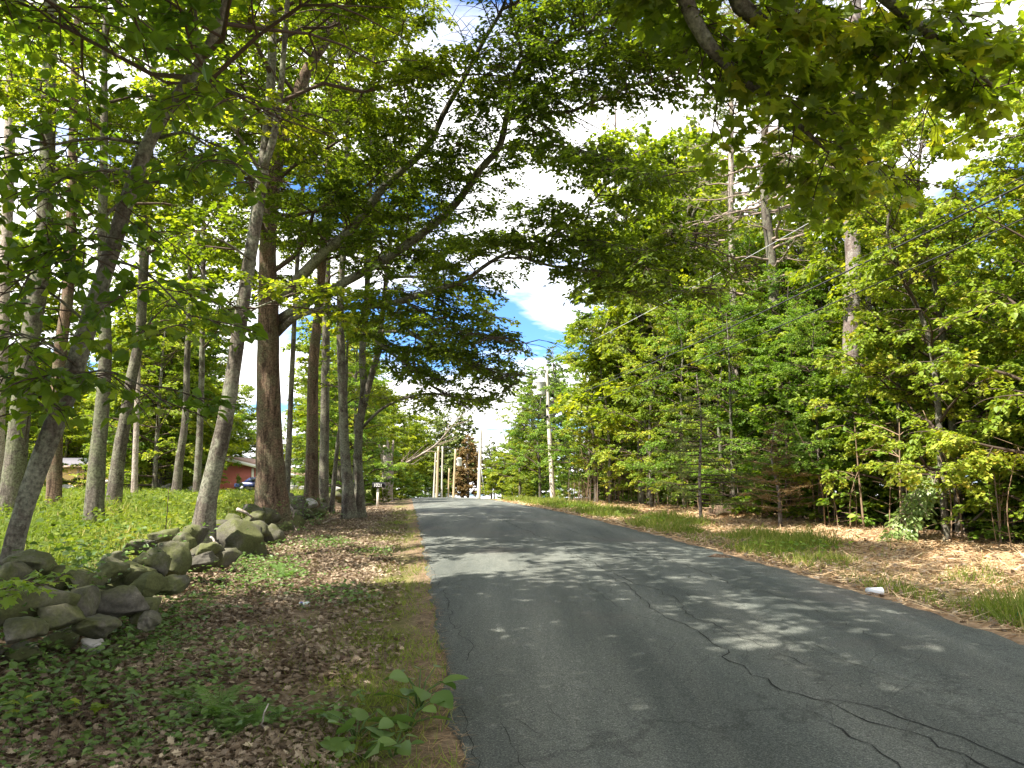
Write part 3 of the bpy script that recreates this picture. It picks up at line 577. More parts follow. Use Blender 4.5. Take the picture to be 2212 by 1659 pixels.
# A: leaning grey tree close by on the left with large leaves
P, r_ = pxpath([(2, 1262), (45, 1120), (100, 960), (150, 830), (190, 700), (235, 560), (285, 400), (340, 270), (410, 170), (470, 60), (500, -30), (540, -200)], 7.4, 7.0, [46, 42, 44, 44, 42, 38, 34, 31, 27, 24, 20, 9])
T = Tree('leaning_tree', rootof(P), 'slender grey tree leaning right out of the stone wall at the left edge', 'tree', None, [CULL_COMMON[0], CULL_COMMON[4], ([(560, -30), (2300, -30), (2300, 1700), (560, 1700)], .97)])
QA = T.wood('trunk', P, r_, M['bark_grey'], 14, .035, 3, .2)
for pts, w, Y1 in (([(320, 395), (285, 372), (225, 368), (160, 378), (110, 402), (60, 440)], [12, 4], 6.2), ([(312, 312), (240, 300), (150, 305), (60, 330), (-40, 350)], [10, 4], 6.6), ([(345, 298), (400, 285), (440, 310), (500, 350), (560, 395)], [9, 3], 6.6), ([(428, 135), (424, 60), (420, -40), (418, -150)], [12, 6], 7.0), ([(418, 178), (480, 192), (540, 212), (600, 240)], [9, 3], 6.4), ([(190, 700), (120, 640), (60, 600), (-30, 560)], [8, 3], 6.4), ([(232, 560), (300, 580), (370, 640), (420, 700)], [8, 3], 6.5), ([(150, 830), (210, 800), (300, 830), (370, 880)], [7, 3], 6.6), ([(165, 790), (100, 740), (30, 720), (-40, 740)], [7, 3], 6.2), ([(285, 400), (220, 480), (150, 560)], [7, 3], 6.3), ([(120, 905), (60, 850), (0, 830)], [6, 3], 6.6)):
    P2, r2 = pxpath(pts, 7.2, Y1, w, False); Qb = T.wood('limb', P2, r2, M['bark_dark'], 7, .02, 0, .15)
    T.dress(Qb, .12, .26, .9, .17, .42, 5, .125, .0, .008, lean=.5, droop=.35)
tp = QA[-1, :3]; QA2 = T.wood('limb', np.array([tp, tp + [.5, -.1, 1.6], tp + [1.1, -.2, 3.4], tp + [1.4, -.2, 5.4]]), np.array([QA[-1, 3], .035, .02, .008]), M['bark_grey'], 8, .02, 0, .25)
T.leader(QA, .70, 8, 3.0, .25, M['bark_grey'], t0=.15, sp=.45, L2=1.5, tsp=.26, Lt=.6, nl=11, size=.12); T.leader(QA2, .02, 18, 3.8, .1, M['bark_grey'], taper=False, t0=.12, sp=.4, L2=1.7, tsp=.24, Lt=.65, nl=12, size=.12)
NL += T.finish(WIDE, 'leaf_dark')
DF = (.6, .5, 3.0); HOLES = .35
def left_tree(name, label, pts, Y0, Y1, w, bark, leaf=WIDE, lm='leaf_maple', n=12, h0=.45, Lr=3.2, rise=.25, forks=(), size=.095, sides=14, nl=9, cat='tree', topup=5.0, cull=CULL_COMMON, sp=.45, jit=.03):
    global NL
    P, r_ = pxpath(pts, Y0, Y1, w)
    T = Tree(name, rootof(P), label, cat, None, cull)
    if topup:  # carry the leader on above the frame
        d = unit(P[-1] - P[-2]); d = unit(d + UPV * .6)
        P = np.vstack([P, P[-1] + d * topup * .5, P[-1] + d * topup]); r_ = np.concatenate([r_, [r_[-1] * .6, .012]])
    Q = T.wood('trunk', P, r_, M[bark], sides, jit, 4, .3)
    for fp in forks:
        P2, r2 = pxpath(fp[0], fp[1], fp[2], fp[3], False); Qf = T.wood('limb', P2, r2, M[bark if len(fp) < 5 else fp[4]], 9, .03, 0, .25)
        T.dress(Qf, .25, .5, 1.7, .27, .7, nl, size, .15)
    T.leader(Q, h0, n, Lr, rise, M[bark], t0=.15, sp=sp, L2=1.5, tsp=.27, Lt=.65, nl=nl, size=size)
    k_ = T.finish(leaf, lm); NL += k_; return T
left_tree('lichen_tree', 'thick grey trunk blotched with lichen at the far left of the field', [(21, 1108), (35, 980), (52, 830), (72, 690), (91, 570), (100, 400), (106, 200), (110, -60)], 17, 17, [52, 46, 44, 42, 40, 37, 34, 28], 'bark_lichen', n=14, h0=.42, topup=4)
left_tree('pale_tree', 'pale trunk cut by the left edge of the picture behind the lichen trunk', [(-8, 1085), (-4, 900), (4, 740), (9, 614), (18, 400), (24, 150), (26, -40)], 22, 22, [34, 30, 28, 24, 20], 'bark_pale', n=8, h0=.5)
left_tree('brown_tree', 'reddish brown trunk directly behind the leaning grey tree', [(118, 1076), (122, 900), (130, 760), (146, 640), (155, 450), (160, 200)], 20, 20, [34, 30, 28, 24, 20], 'bark_brown', n=10, h0=.45)
left_tree('spotted_tree', 'beige trunk with knobbly bark standing in the grass in front of the yellow shed', [(205, 1126), (207, 1050), (214, 960), (222, 870), (228, 780), (226, 660), (222, 520), (225, 300), (226, 100)], 15.5, 15.5, [44, 38, 35, 31, 28, 26, 23, 18, 13], 'bark_lichen', n=12, h0=.42, jit=.05)
left_tree('dark_tree', 'dark slightly leaning trunk right of the beige knobbly trunk and the shed', [(247, 1066), (258, 980), (272, 900), (284, 820), (300, 740), (310, 600), (320, 400), (330, 200)], 22, 22, [34, 29, 26, 24, 22, 19, 14], 'bark_dark', n=11, h0=.4)
left_tree('thin_tree', 'thin pale trunk at the back of the field left of the small red outbuilding', [(291, 1058), (293, 960), (296, 880), (300, 700), (304, 500)], 32, 32, [16, 13, 12, 10, 8], 'bark_pale', n=8, h0=.4, sides=9, size=.11)
left_tree('slim_tree', 'dark slim trunk in front of the small red outbuilding', [(380, 1056), (388, 990), (398, 925), (404, 780), (410, 600), (414, 400)], 36, 36, [24, 18, 16, 13, 10], 'bark_dark', n=9, h0=.35, sides=9, size=.12)
left_tree('slim_tree', 'slim grey trunk just left of the leaning forked tree by the wall', [(424, 1060), (430, 960), (434, 860), (438, 650), (440, 450)], 37, 37, [18, 16, 14, 12, 9], 'bark_grey', n=8, h0=.35, sides=9, size=.12)
TH = left_tree('forked_tree', 'grey forked tree leaning right from behind the big mossy boulder', [(434, 1165), (452, 1060), (478, 950), (497, 850), (508, 770), (520, 690), (535, 590), (552, 480), (566, 380), (578, 280), (588, 100), (590, -60)], 13.2, 13, [54, 43, 38, 35, 33, 32, 31, 30, 28, 25, 21, 17], 'bark_grey', n=20, h0=.5, Lr=4.4,
  forks=(([(570, 365), (590, 300), (604, 210), (614, 100), (624, -40), (640, -200)], 13, 12.6, [20, 16, 13, 9]), ([(520, 690), (548, 668), (580, 655), (640, 630)], 13, 12, [7, 5, 3]), ([(566, 380), (520, 300), (470, 240), (400, 200)], 13, 12, [9, 6, 3]), ([(540, 560), (480, 520), (420, 500)], 13, 12, [7, 5, 3])))
# I: the big oak
P, r_ = pxpath([(590, 1112), (586, 1040), (582, 950), (580, 850), (579, 720), (580, 640), (578, 540), (585, 440), (600, 340), (630, 240), (665, 150), (705, 85), (750, 20), (800, -80)], 19, 17.5, [76, 66, 59, 54, 50, 47, 40, 36, 33, 31, 27, 25, 22, 18])
T = Tree('oak_tree', rootof(P), 'big oak with furrowed brown trunk and long limbs reaching over the road', 'tree', None, CULL_COMMON)
QI = T.wood('trunk', P, r_, M['bark_brown'], 22, .03, 4, .25)
limbs = [([(598, 645), (632, 618), (665, 582), (698, 548), (762, 492), (838, 394), (923, 316), (960, 243), (1002, 170), (1048, 82), (1085, 20), (1110, -80)], 18.8, 14, [34, 30, 27, 24, 22, 20, 17, 14, 13, 11, 9, 5]),
 ([(598, 695), (660, 655), (745, 610), (859, 542), (977, 448), (1008, 410), (1038, 365), (1078, 319), (1093, 258), (1108, 182), (1130, 128), (1166, 112), (1202, 91), (1239, 73), (1281, 39), (1330, -10)], 18.8, 12.5, [26, 24, 22, 22, 20, 19, 18, 17, 15, 13, 12, 10, 9, 8, 6, 4]),
 ([(1093, 258), (1145, 249), (1190, 243), (1236, 240), (1269, 225), (1312, 207), (1373, 185), (1433, 170), (1494, 146)], 14.9, 12, [11, 10, 9, 9, 8, 7, 5, 4]),
 ([(1080, 319), (1145, 319), (1196, 314), (1245, 325), (1300, 337), (1336, 361), (1373, 372), (1412, 386), (1436, 380)], 15.2, 12.5, [9, 9, 8, 9, 9, 8, 6, 3]),
 ([(1239, 73), (1330, 60), (1420, 62), (1500, 95)], 13, 11.5, [7, 6, 5, 3]), ([(1085, 20), (1180, -20), (1290, -30), (1400, -20), (1480, 20)], 14.2, 12, [9, 8, 6, 5, 3]), ([(1093, 258), (1180, 180), (1280, 140), (1360, 120)], 14.6, 12.4, [8, 6, 5, 3]), ([(1190, 505), (1290, 520), (1400, 540), (1480, 520), (1550, 540)], 14.6, 12.6, [6, 5, 5, 4, 3]),
 ([(1128, 124), (1114, 55), (1102, 0), (1095, -80)], 14.3, 13.5, [9, 7, 5]), ([(1166, 110), (1196, 46), (1205, 27), (1196, -20)], 13.8, 13.4, [8, 6, 4]),
 ([(598, 720), (640, 684), (700, 668), (745, 664), (808, 661), (870, 648), (930, 630), (1008, 603), (1053, 570), (1099, 545), (1145, 530), (1190, 505), (1227, 488), (1266, 451), (1312, 399)], 18.8, 13.5, [20, 16, 14, 14, 14, 13, 12, 11, 10, 9, 8, 8, 7, 5, 3]),
 ([(1099, 545), (1180, 572), (1266, 585), (1297, 585), (1336, 600), (1357, 621), (1379, 633), (1418, 627), (1494, 630), (1565, 622)], 15.6, 13, [7, 7, 7, 7, 7, 7, 6, 5, 3]),
 ([(870, 648), (940, 690), (1010, 720), (1080, 735), (1130, 745)], 17, 15, [8, 6, 5, 3]), ([(700, 668), (790, 720), (880, 790), (960, 850), (1040, 868)], 18.2, 17, [9, 7, 6, 4]), ([(860, 700), (960, 760), (1060, 800), (1120, 820)], 17.4, 16, [7, 5, 3])]
for pts, a, b_, w in limbs:
    P2, r2 = pxpath(pts, a, b_, w, False); Qb = T.wood('limb', P2, r2, M['bark_grey'], 9, .03, 0, .25)
    big = len(pts) > 11
    T.dress(Qb, .2 if big else .06, .30, 2.0 if big else 1.5, .21, .7, 9, .10, .18)
P2 = np.vstack([QI[-1:, :3], QI[-1:, :3] + [[.6, -.3, 2.2]], QI[-1:, :3] + [[.8, -.6, 4.8]]]); Q2 = T.wood('limb', P2, np.array([QI[-1, 3], QI[-1, 3] * .6, .02]), M['bark_grey'], 10, .03, 0, .3); T.leader(Q2, .1, 12, 4.4, .15, M['bark_grey'], t0=.15, sp=.42, L2=1.8, tsp=.26, Lt=.7, nl=9, size=.11)
T.leader(QI, .42, 18, 4.6, .2, M['bark_grey'], t0=.15, sp=.42, L2=1.6, tsp=.26, Lt=.65, nl=9, size=.10)
NL += T.finish(SIMPLE, 'leaf_oak')
left_tree('slim_tree', 'very dark thin trunk close behind the right side of the big oak', [(616, 1098), (622, 1000), (627, 880), (633, 750), (640, 600), (655, 400), (665, 200)], 24, 24, [18, 15, 13, 12, 11, 9, 7], 'bark_dark', n=8, h0=.45, sides=9, size=.10)
left_tree('straight_tree', 'straight trunk with patch of sunlit bark standing right of the oak', [(673, 1085), (674, 980), (675, 880), (677, 785), (690, 650), (700, 500), (710, 350), (715, 150)], 26, 25, [36, 30, 27, 25, 22, 19, 16, 12], 'bark_brown', n=13, h0=.4, size=.10)
left_tree('straight_tree', 'greyer trunk half hidden behind the sunlit straight trunk', [(699, 1075), (700, 1000), (702, 870), (704, 746), (706, 600), (710, 400), (716, 200)], 29, 29, [25, 22, 20, 18, 16, 12], 'bark_dark', n=10, h0=.4, size=.11)
left_tree('crooked_sapling', 'thin dark stem leaning left of the twin smooth trunks', [(717, 1080), (724, 1010), (732, 940), (745, 860), (750, 760)], 28, 27, [12, 10, 9, 6], 'bark_dark', n=5, h0=.5, Lr=1.6, sides=8, topup=1.5)
left_tree('smooth_tree', 'smooth grey trunk with flared base, left one of the pair by the roadside', [(756, 1112), (750, 1040), (744, 960), (741, 876), (738, 800), (736, 746), (735, 640), (745, 500), (750, 300), (752, 100)], 24, 23.5, [36, 26, 23, 22, 21, 20, 18, 15, 12, 9], 'bark_grey', n=14, h0=.38, Lr=3.6, size=.10)
left_tree('twin_tree', 'grey forked trunk nearest the road, right one of the roadside pair', [(776, 1114), (775, 1040), (773, 980), (776, 920), (786, 850), (782, 770), (790, 680), (795, 560), (800, 400), (805, 200)], 24.5, 24, [30, 22, 20, 20, 19, 17, 15, 13, 10, 8], 'bark_grey', n=14, h0=.42, Lr=4.2, size=.10,
  forks=(([(784, 880), (800, 820), (814, 772), (822, 715), (830, 640), (842, 540), (850, 420), (856, 250)], 24.3, 23, [18, 16, 15, 14, 12, 10, 8, 6]), ([(778, 930), (800, 905), (830, 880), (870, 862), (930, 850), (1000, 862), (1050, 872)], 24.4, 22, [8, 7, 6, 5, 3], 'bark_dark'), ([(822, 715), (880, 720), (950, 760), (1020, 790), (1090, 800)], 23.6, 21.5, [8, 7, 5, 3], 'bark_dark'), ([(836, 600), (910, 600), (1000, 650), (1080, 690)], 23.4, 21, [8, 7, 5, 3], 'bark_dark')))
print('hero leaves', NL)

# ------------------------------------------------------------------ trees standing beside the camera, overhanging it
DF = (.65, .55, 1.6); HOLES = .33
def overhead(name, label, x, y, H, r0, bark, lm, leaf, limbs, n, Lr, size, cull=None, h0=.35, lead=True):
    global NL
    z = float(ground(x, y)); P = np.array([(x, y, z - .1), (x + .05, y, z + 2), (x - .05, y + .1, z + H * .45), (x + .2, y + .1, z + H * .75), (x + .3, y + .2, z + H)]); r_ = np.array([r0, r0 * .8, r0 * .62, r0 * .35, .02])
    T = Tree(name, (x, y, z), label, 'tree', None, cull); Q = T.wood('trunk', P, r_, M[bark], 14, .03, 4, .3)
    for Lp, w, kw in limbs:
        Qb = T.wood('limb', np.array(Lp), np.interp(np.linspace(0, 1, len(Lp)), [0, 1], w), M['bark_dark'], 8, .03, 0, .2); T.dress(Qb, **kw)
    if lead: T.leader(Q, h0, n, Lr, .25, M[bark], t0=.15, sp=.5, L2=1.7, tsp=.32, Lt=.8, nl=8, size=size)
    NL += T.finish(leaf, lm)
CO = [([(520, -40), (2300, -40), (2300, 1700), (520, 1700)], 1.0), CULL_COMMON[4]]
CT = [([(-100, -40), (1330, -40), (1330, 1700), (-100, 1700)], 1.0), ([(1330, 60), (1480, 150), (1600, 230), (1460, 330), (1500, 470), (1620, 480), (1740, 520), (1850, 480), (2000, 420), (2060, 330), (2300, 180), (2300, 1700), (1330, 1700)], 1.0)]
lt = lambda pts: [at(*p) for p in pts]
kwo = dict(t0=.30, sp=.24, L2=.95, tsp=.17, Lt=.40, nl=5, size=.15, lift=-.05, r2=.008, lean=.55, droop=.35)
overhead('maple_tree', 'big maple beside the camera whose limbs hang across the top right of the picture', -3.9, -1.5, 14, .28, 'bark_grey', 'leaf_maple', MAPLE,
  [([(-3.9, -1.5, 5.0), (-1.5, 1.5, 6.2), at(1440, -160, 5.6), at(1480, 0, 5.8), at(1530, 95, 5.9), at(1580, 150, 6.0), at(1650, 205, 6.1), at(1720, 265, 6.2), at(1790, 330, 6.3)], (.10, .012), dict(kwo, t0=.62)),
   ([(-3.8, -1.4, 5.6), (-.8, 1.6, 6.4), at(1560, -120, 5.6), at(1610, 25, 5.9), at(1680, 55, 6.0), at(1760, 75, 6.1), at(1850, 100, 6.2), at(1935, 125, 6.3), at(2020, 190, 6.4)], (.11, .012), dict(kwo, t0=.6)),
   ([(-3.8, -1.4, 6.1), (0, 1.6, 6.6), at(1800, -160, 5.4), at(1900, -20, 5.6), at(1990, 60, 5.7), at(2080, 130, 5.8), at(2150, 190, 5.9)], (.10, .012), dict(kwo, t0=.62)),
   ([(-3.8, -1.4, 6.6), (.8, 2.0, 7.2), at(1700, -120, 6.4), at(1720, 60, 6.6), at(1760, 200, 6.8), at(1830, 300, 7.0), at(1900, 380, 7.2)], (.09, .01), dict(kwo, t0=.66))],
  34, 6.4, .16, CT, .36)
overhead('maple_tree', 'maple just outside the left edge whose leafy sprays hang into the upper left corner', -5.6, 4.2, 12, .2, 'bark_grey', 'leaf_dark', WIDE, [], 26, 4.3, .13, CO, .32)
overhead('maple_tree', 'tall maple behind the camera on the left verge shading the road', -6.5, -5.5, 15, .25, 'bark_grey', 'leaf_maple', WIDE, [], 20, 5.0, .2, None, .3)
overhead('maple_tree', 'tall maple in the woods left of the camera beyond the stone wall', -9.5, 1.5, 14, .25, 'bark_grey', 'leaf_maple', WIDE, [], 20, 4.2, .18, CO, .35)
print('leaves', NL)
# a low maple spray that reaches in from the left edge above the wall
HOLES = 0
SP = Tree('maple_sapling', (-4.35, 5.2, ground(-4.35, 5.2)), 'leafy maple sapling in front of the wall at the left edge', 'sapling')
g0 = float(ground(-4.35, 5.2)); Qs = SP.wood('stem', np.array([(-4.35, 5.2, g0 - .05), (-4.2, 5.15, g0 + .45), at(-60, 1290, 5.15), at(30, 1268, 5.2), at(110, 1262, 5.3)]), np.array([.012, .010, .008, .006, .003]), M['twig'], 6, 0, 0, .1)
SP.dress(Qs, .35, .12, .36, .12, .14, 2, .095, .1, .004, lean=.35, droop=.1); SP.finish(MAPLE, 'leaf_green', crown='leaves')

# ------------------------------------------------------------------ trees that recur: built once, copied
def proto(name, H, r0, lm, leaf, h0, n, Lr, rise, size, nl, bark, seedlean=.03, sp=.5, L2=1.3, tsp=.3, Lt=.6, lean=.5, droop=.25, kind='tree'):
    T = Tree(name, (0, 0, 0), None, kind); P = np.array([(0, 0, -.3), (.02, 0, H * .15), (R.normal() * seedlean * H, R.normal() * seedlean * H, H * .5), (R.normal() * seedlean * H, R.normal() * seedlean * H, H * .8), (R.normal() * seedlean * H, R.normal() * seedlean * H, H)])
    Q = T.wood('trunk', P, np.array([r0 * 1.1, r0, r0 * .7, r0 * .4, .01]), M[bark], 10, .03, 4, .35)
    T.leader(Q, h0, n, Lr, rise, M[bark], t0=.15, sp=sp, L2=L2, tsp=tsp, Lt=Lt, nl=nl, size=size, lean=lean, droop=droop)
    T.cnt = T.finish(leaf, lm); T.used = False; T.H = H; return T
def conifer(name, H, r0, lm, h0, n, Lr, bark, size=.16, dens=16, dead=0, twm='twig', droop=.25, kind='tree'):
    T = Tree(name, (0, 0, 0), None, kind); P = np.array([(0, 0, -.3), (0, 0, H * .3), (R.normal() * .1, R.normal() * .1, H * .7), (0, 0, H)])
    Q = T.wood('trunk', P, np.array([r0 * 1.1, r0 * .85, r0 * .45, .012]), M[bark], 10, .02, 3, .4)
    for i in range(n):
        t = h0 + (1 - h0) * (i + R.random()) / n; z = t * H; az = i * 2.4 + R.normal() * .4; ln = (Lr * (1 - (t - h0) / (1 - h0)) ** .8 + .25) * R.uniform(.7, 1.15)
        d = np.array([cos(az), sin(az), .12 - droop * .6]); m2 = max(4, int(ln / .35)); tt = np.linspace(0, 1, m2)[:, None]; B = np.array([0, 0, z]) + d * ln * tt + np.array([0, 0, .12 * ln]) * tt ** 2
        T.br.tube(B, np.linspace(.012 + ln * .008, .004, m2), 4, False); side = np.array([-sin(az), cos(az), 0])
        isdead = t < h0 + (1 - h0) * dead
        for k in range(int(ln / .16)):
            q = R.uniform(.15, 1); p = B[0] + (B[-1] - B[0]) * q + np.array([0, 0, -.06 * ln * (q - q * q)]); sg = R.choice([-1, 1]); sd = unit(d * .7 + side * sg * R.uniform(.5, 1) + R.normal(size=3) * .15); sl = ln * .32 * (1.1 - q * .6)
            T.br.tube(np.array([p, p + sd * sl]), np.array([.005, .002]), 3, False)
            if isdead: continue
            nn = int(dens * (.4 + sl)); qq = R.uniform(0, 1, nn); T.P.append(p + sd * sl * qq[:, None] + R.normal(size=(nn, 3)) * .03); T.D.append(unit(sd * .6 + R.normal(size=(nn, 3)) * .55 + [0, 0, -.1])); T.N.append(unit(UPV + R.normal(size=(nn, 3)) * .6)); T.S.append(size * R.uniform(.6, 1.2, nn)); T.To.append(np.clip(R.uniform(.2, .8) + R.normal(size=nn) * .15, 0, 1))
    T.cnt = 0
    if T.P: T.cnt = T.finish(DIAM if size > .25 else (np.array([(-.12, 0, 0), (.12, 0, 0), (.05, 1, 0), (-.05, 1, 0)]), [(0, 1, 2, 3)]), lm, twm)
    else: T.br.build('branches', M[twm], T.o)
    T.used = False; T.H = H; return T
def place(T, x, y, h, label, group=None, rz=None, name=None, cat='tree', sx=1.0, sink=0):
    if not T.used: o = T.o; T.used = True
    else: o = copy_tree(T.o)
    if name: o.name = name
    o.location = (x, y, float(ground(x, y)) - sink); k = h / T.H; o.scale = (k * sx, k * sx, k); o.rotation_euler = (0, 0, R.uniform(0, 6.28) if rz is None else rz)
    for a in ('label', 'group', 'category'):
        if a in o: del o[a]
    return tag(o, label, cat, group)
def Xr(Y, v): return float(xright(Y) + v)
DF = (.72, .62, 2.0); HOLES = .33
wt = [proto('woodland_maple', 13, .16, 'leaf_wood', WIDE, .22, 34, 3.6, .25, .23, 8, 'bark_grey', sp=.6, L2=1.6, tsp=.36, Lt=.8), proto('woodland_maple', 13, .15, 'leaf_wood', WIDE, .30, 30, 3.8, .3, .23, 8, 'bark_lichen', sp=.6, L2=1.7, tsp=.36, Lt=.8), proto('woodland_oak', 13, .18, 'leaf_maple', WIDE, .25, 34, 3.8, .2, .22, 8, 'bark_dark', sp=.6, L2=1.7, tsp=.36, Lt=.8)]
bush = [proto('roadside_bush', 4, .04, 'leaf_wood', WIDE, .06, 22, 1.9, .4, .16, 8, 'bark_dark', sp=.4, L2=.9, tsp=.24, Lt=.5), proto('roadside_bush', 4, .04, 'leaf_green', WIDE, .06, 22, 1.8, .4, .15, 8, 'bark_dark', sp=.4, L2=.9, tsp=.24, Lt=.5)]
pinB = conifer('pine_tree', 16, .17, 'needle_pine', .35, 60, 3.0, 'bark_pine', .34, 9)
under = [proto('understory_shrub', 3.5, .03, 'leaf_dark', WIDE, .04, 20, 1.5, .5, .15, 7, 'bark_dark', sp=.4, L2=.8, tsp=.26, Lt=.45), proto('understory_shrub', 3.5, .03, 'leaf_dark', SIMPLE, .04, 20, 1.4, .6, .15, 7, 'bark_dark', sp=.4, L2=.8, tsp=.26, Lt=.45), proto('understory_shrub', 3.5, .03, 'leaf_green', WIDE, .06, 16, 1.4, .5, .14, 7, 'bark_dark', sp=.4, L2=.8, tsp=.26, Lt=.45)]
HOLES = .41; HF = .8
ym = [proto('young_maple', 9, .085, 'leaf_bright', WIDE, .10, 30, 2.7, .22, .105, 14, 'bark_grey', L2=1.1, tsp=.24, Lt=.55, lean=.42, droop=.3), proto('young_maple', 9, .08, 'leaf_bright', WIDE, .14, 28, 2.5, .3, .10, 14, 'bark_grey', L2=1.2, tsp=.24, Lt=.5, lean=.5, droop=.35),
      proto('young_beech', 9, .08, 'leaf_green', SIMPLE, .10, 30, 2.6, .2, .11, 13, 'bark_grey', L2=1.1, tsp=.24, Lt=.55, lean=.45, droop=.3), proto('young_beech', 9, .085, 'leaf_green', WIDE, .16, 26, 2.9, .3, .105, 13, 'bark_dark', L2=1.2, tsp=.25, Lt=.55)]
print('edge', [T.cnt for T in ym])
EDGE = 'young trees along the right forest edge'
for k, (Y, v, h, pi_, lab) in enumerate([
  (14.6, 6.6, 9.3, 0, 'tall yellow green maple at the right edge of the picture behind the wires'),
  (17.2, 6.3, 9.2, 1, 'bright maple whose crown fills the wires left of the right edge'),
  (15.8, 8.8, 10.5, 0, 'taller maple rising behind the bright maple in the top right corner'),
  (20.0, 7.2, 9.0, 1, 'yellow green maple just right of the big grey pine trunk'),
  (22.5, 6.4, 6.2, 2, 'dark green beech below the big grey pine trunk'),
  (25.0, 6.7, 6.6, 3, 'green tree behind the dead brown spruce on the forest edge'),
  (27.5, 6.0, 7.4, 2, 'leafy beech left of the fallen log'),
  (30.0, 6.6, 8.6, 0, 'yellow green maple below the pale bare pine trunk'),
  (33.0, 6.2, 9.2, 2, 'green beech in the middle of the right forest edge'),
  (35.5, 5.6, 9.6, 1, 'rounded yellow green maple with wires crossing its middle'),
  (38.5, 6.4, 10.4, 0, 'bright maple with the highest crown left of the pale pine trunk'),
  (42.0, 5.4, 10.6, 1, 'bright maple second nearest to the transformer pole on its right'),
  (46.0, 5.6, 11.4, 3, 'darker green tree standing just right of the transformer pole'),
  (50.5, 6.3, 11.6, 2, 'green tree directly behind the transformer pole'),
  (56.0, 4.0, 9.6, 3, 'low green tree left of the transformer pole at the road bend'),
  (13.4, 7.8, 11.5, 0, 'tallest yellow green maple reaching the top right corner of the picture'),
  (18.6, 7.6, 11.0, 1, 'tall bright maple just behind the splice case on the wire'),
  (62.0, 3.4, 9.2, 0, 'farthest yellow green tree left of the transformer pole beyond the crest')]):
    place(ym[pi_], Xr(Y, v), Y, h, lab, EDGE, cat='tree', name='young_maple' if pi_ < 2 else 'young_beech', sx=1.0 if Y > 24 else .95)
for k in range(40):  # second and third rows inside the wood
    Y = 12 + k * 1.35 + R.normal() * .8; v = R.uniform(8.6, 15); h = R.uniform(6.5, 9.5) if 20 < Y < 31 else R.uniform(9, 11.5)
    place(ym[2 + k % 2] if k % 3 else ym[k % 2], Xr(Y, v), Y, h, 'leafy tree in the rows behind the right forest edge', 'trees behind the right forest edge', name='woodland_tree')
# tall pines with bare lower branches
def pine_trunk(label, pts, Y, w, bark, h0=.3, n=26, Lr=3.2, topup=5, needles=True):
    global NL
    P, r_ = pxpath(pts, Y, Y, w); T = Tree('pine_tree', rootof(P), label, 'pine'); d = UPV; P = np.vstack([P, P[-1] + d * topup * .5, P[-1] + d * topup]); r_ = np.concatenate([r_, [r_[-1] * .6, .02]]); Q = T.wood('trunk', P, r_, M[bark], 14, .03, 3, .4)
    for i in range(n):
        t = h0 + (1 - h0) * (i + R.random()) / n; j = min(int(t * (len(Q) - 1)), len(Q) - 1); p = Q[j, :3]; az = i * 2.4 + R.normal() * .5; ln = Lr * (1 - .5 * t) * R.uniform(.5, 1.2); d = np.array([cos(az), sin(az), R.uniform(-.15, .25)]); m2 = max(5, int(ln / .35)); tt = np.linspace(0, 1, m2)[:, None]
        wob = np.cumsum(R.normal(size=(m2, 3)) * .05 * ln / 2, axis=0); B = p + d * ln * tt + wob - wob[0]; T.br.tube(B, np.linspace(.045 * ln / 2.5, .008, m2), 5, False)
        live = needles and t > .62
        for k in range(int(ln * 7)):
            q = R.uniform(.2, 1); f = q * (m2 - 1); ii = min(int(f), m2 - 2); pp = B[ii] + (B[ii + 1] - B[ii]) * (f - ii); sd = unit(d + R.normal(size=3) * .7); sl = R.uniform(.25, .9)
            T.br.tube(np.array([pp, pp + sd * sl * .5 + R.normal(size=3) * .04, pp + sd * sl]), np.array([.009, .006, .003]), 3, False)
            if live or (needles and R.random() < .12):
                nn = 26; T.P.append(pp + sd * sl * R.uniform(.3, 1, (nn, 1))); T.D.append(unit(sd * .8 + R.normal(size=(nn, 3)) * .6)); T.N.append(unit(R.normal(size=(nn, 3)))); T.S.append(R.uniform(.10, .2, nn)); T.To.append(np.clip(R.uniform(.2, .8) + R.normal(size=nn) * .15, 0, 1))
    T.finish((np.array([(-.07, 0, 0), (.07, 0, 0), (.03, 1, 0), (-.03, 1, 0)]), [(0, 1, 2, 3)]), 'needle_pine', 'dead_twig')
pine_trunk('thick grey pine trunk rising above the right hand foliage', [(1832, 1105), (1838, 800), (1841, 635), (1844, 566), (1839, 479), (1838, 427), (1843, 375), (1845, 213), (1848, 0), (1850, -150)], 25, [42, 38, 36, 36, 34, 32, 30, 26], 'bark_pine', .42, 50, 3.4)
pine_trunk('dark pine trunk with bare side branches left of the thick grey pine', [(1690, 1100), (1672, 640), (1664, 531), (1655, 462), (1650, 400), (1652, 300), (1655, 150), (1656, -50)], 30, [26, 24, 22, 20, 18, 16, 12], 'bark_dark', .34, 80, 4.2)
pine_trunk('pale pinkish pine trunk in the gap left of the dark pine', [(1592, 1090), (1588, 780), (1582, 600), (1579, 470), (1579, 360), (1580, 200), (1582, 0)], 32, [19, 17, 15, 14, 13, 11, 8], 'bark_pale', .34, 70, 4.0)
pine_trunk('thin pine trunk immediately right of the thick grey pine', [(1872, 1090), (1878, 600), (1882, 460), (1886, 385), (1887, 300), (1888, 100), (1888, -80)], 28, [16, 15, 13, 12, 10, 8], 'bark_pine', .36, 60, 3.4)
pine_trunk('slender bare pine near the top of the gap above the transformer pole', [(1350, 1070), (1345, 800), (1340, 680), (1335, 560), (1330, 430), (1330, 300)], 52, [11, 10, 9, 8, 6], 'bark_pine', .4, 50, 3.6, 4)
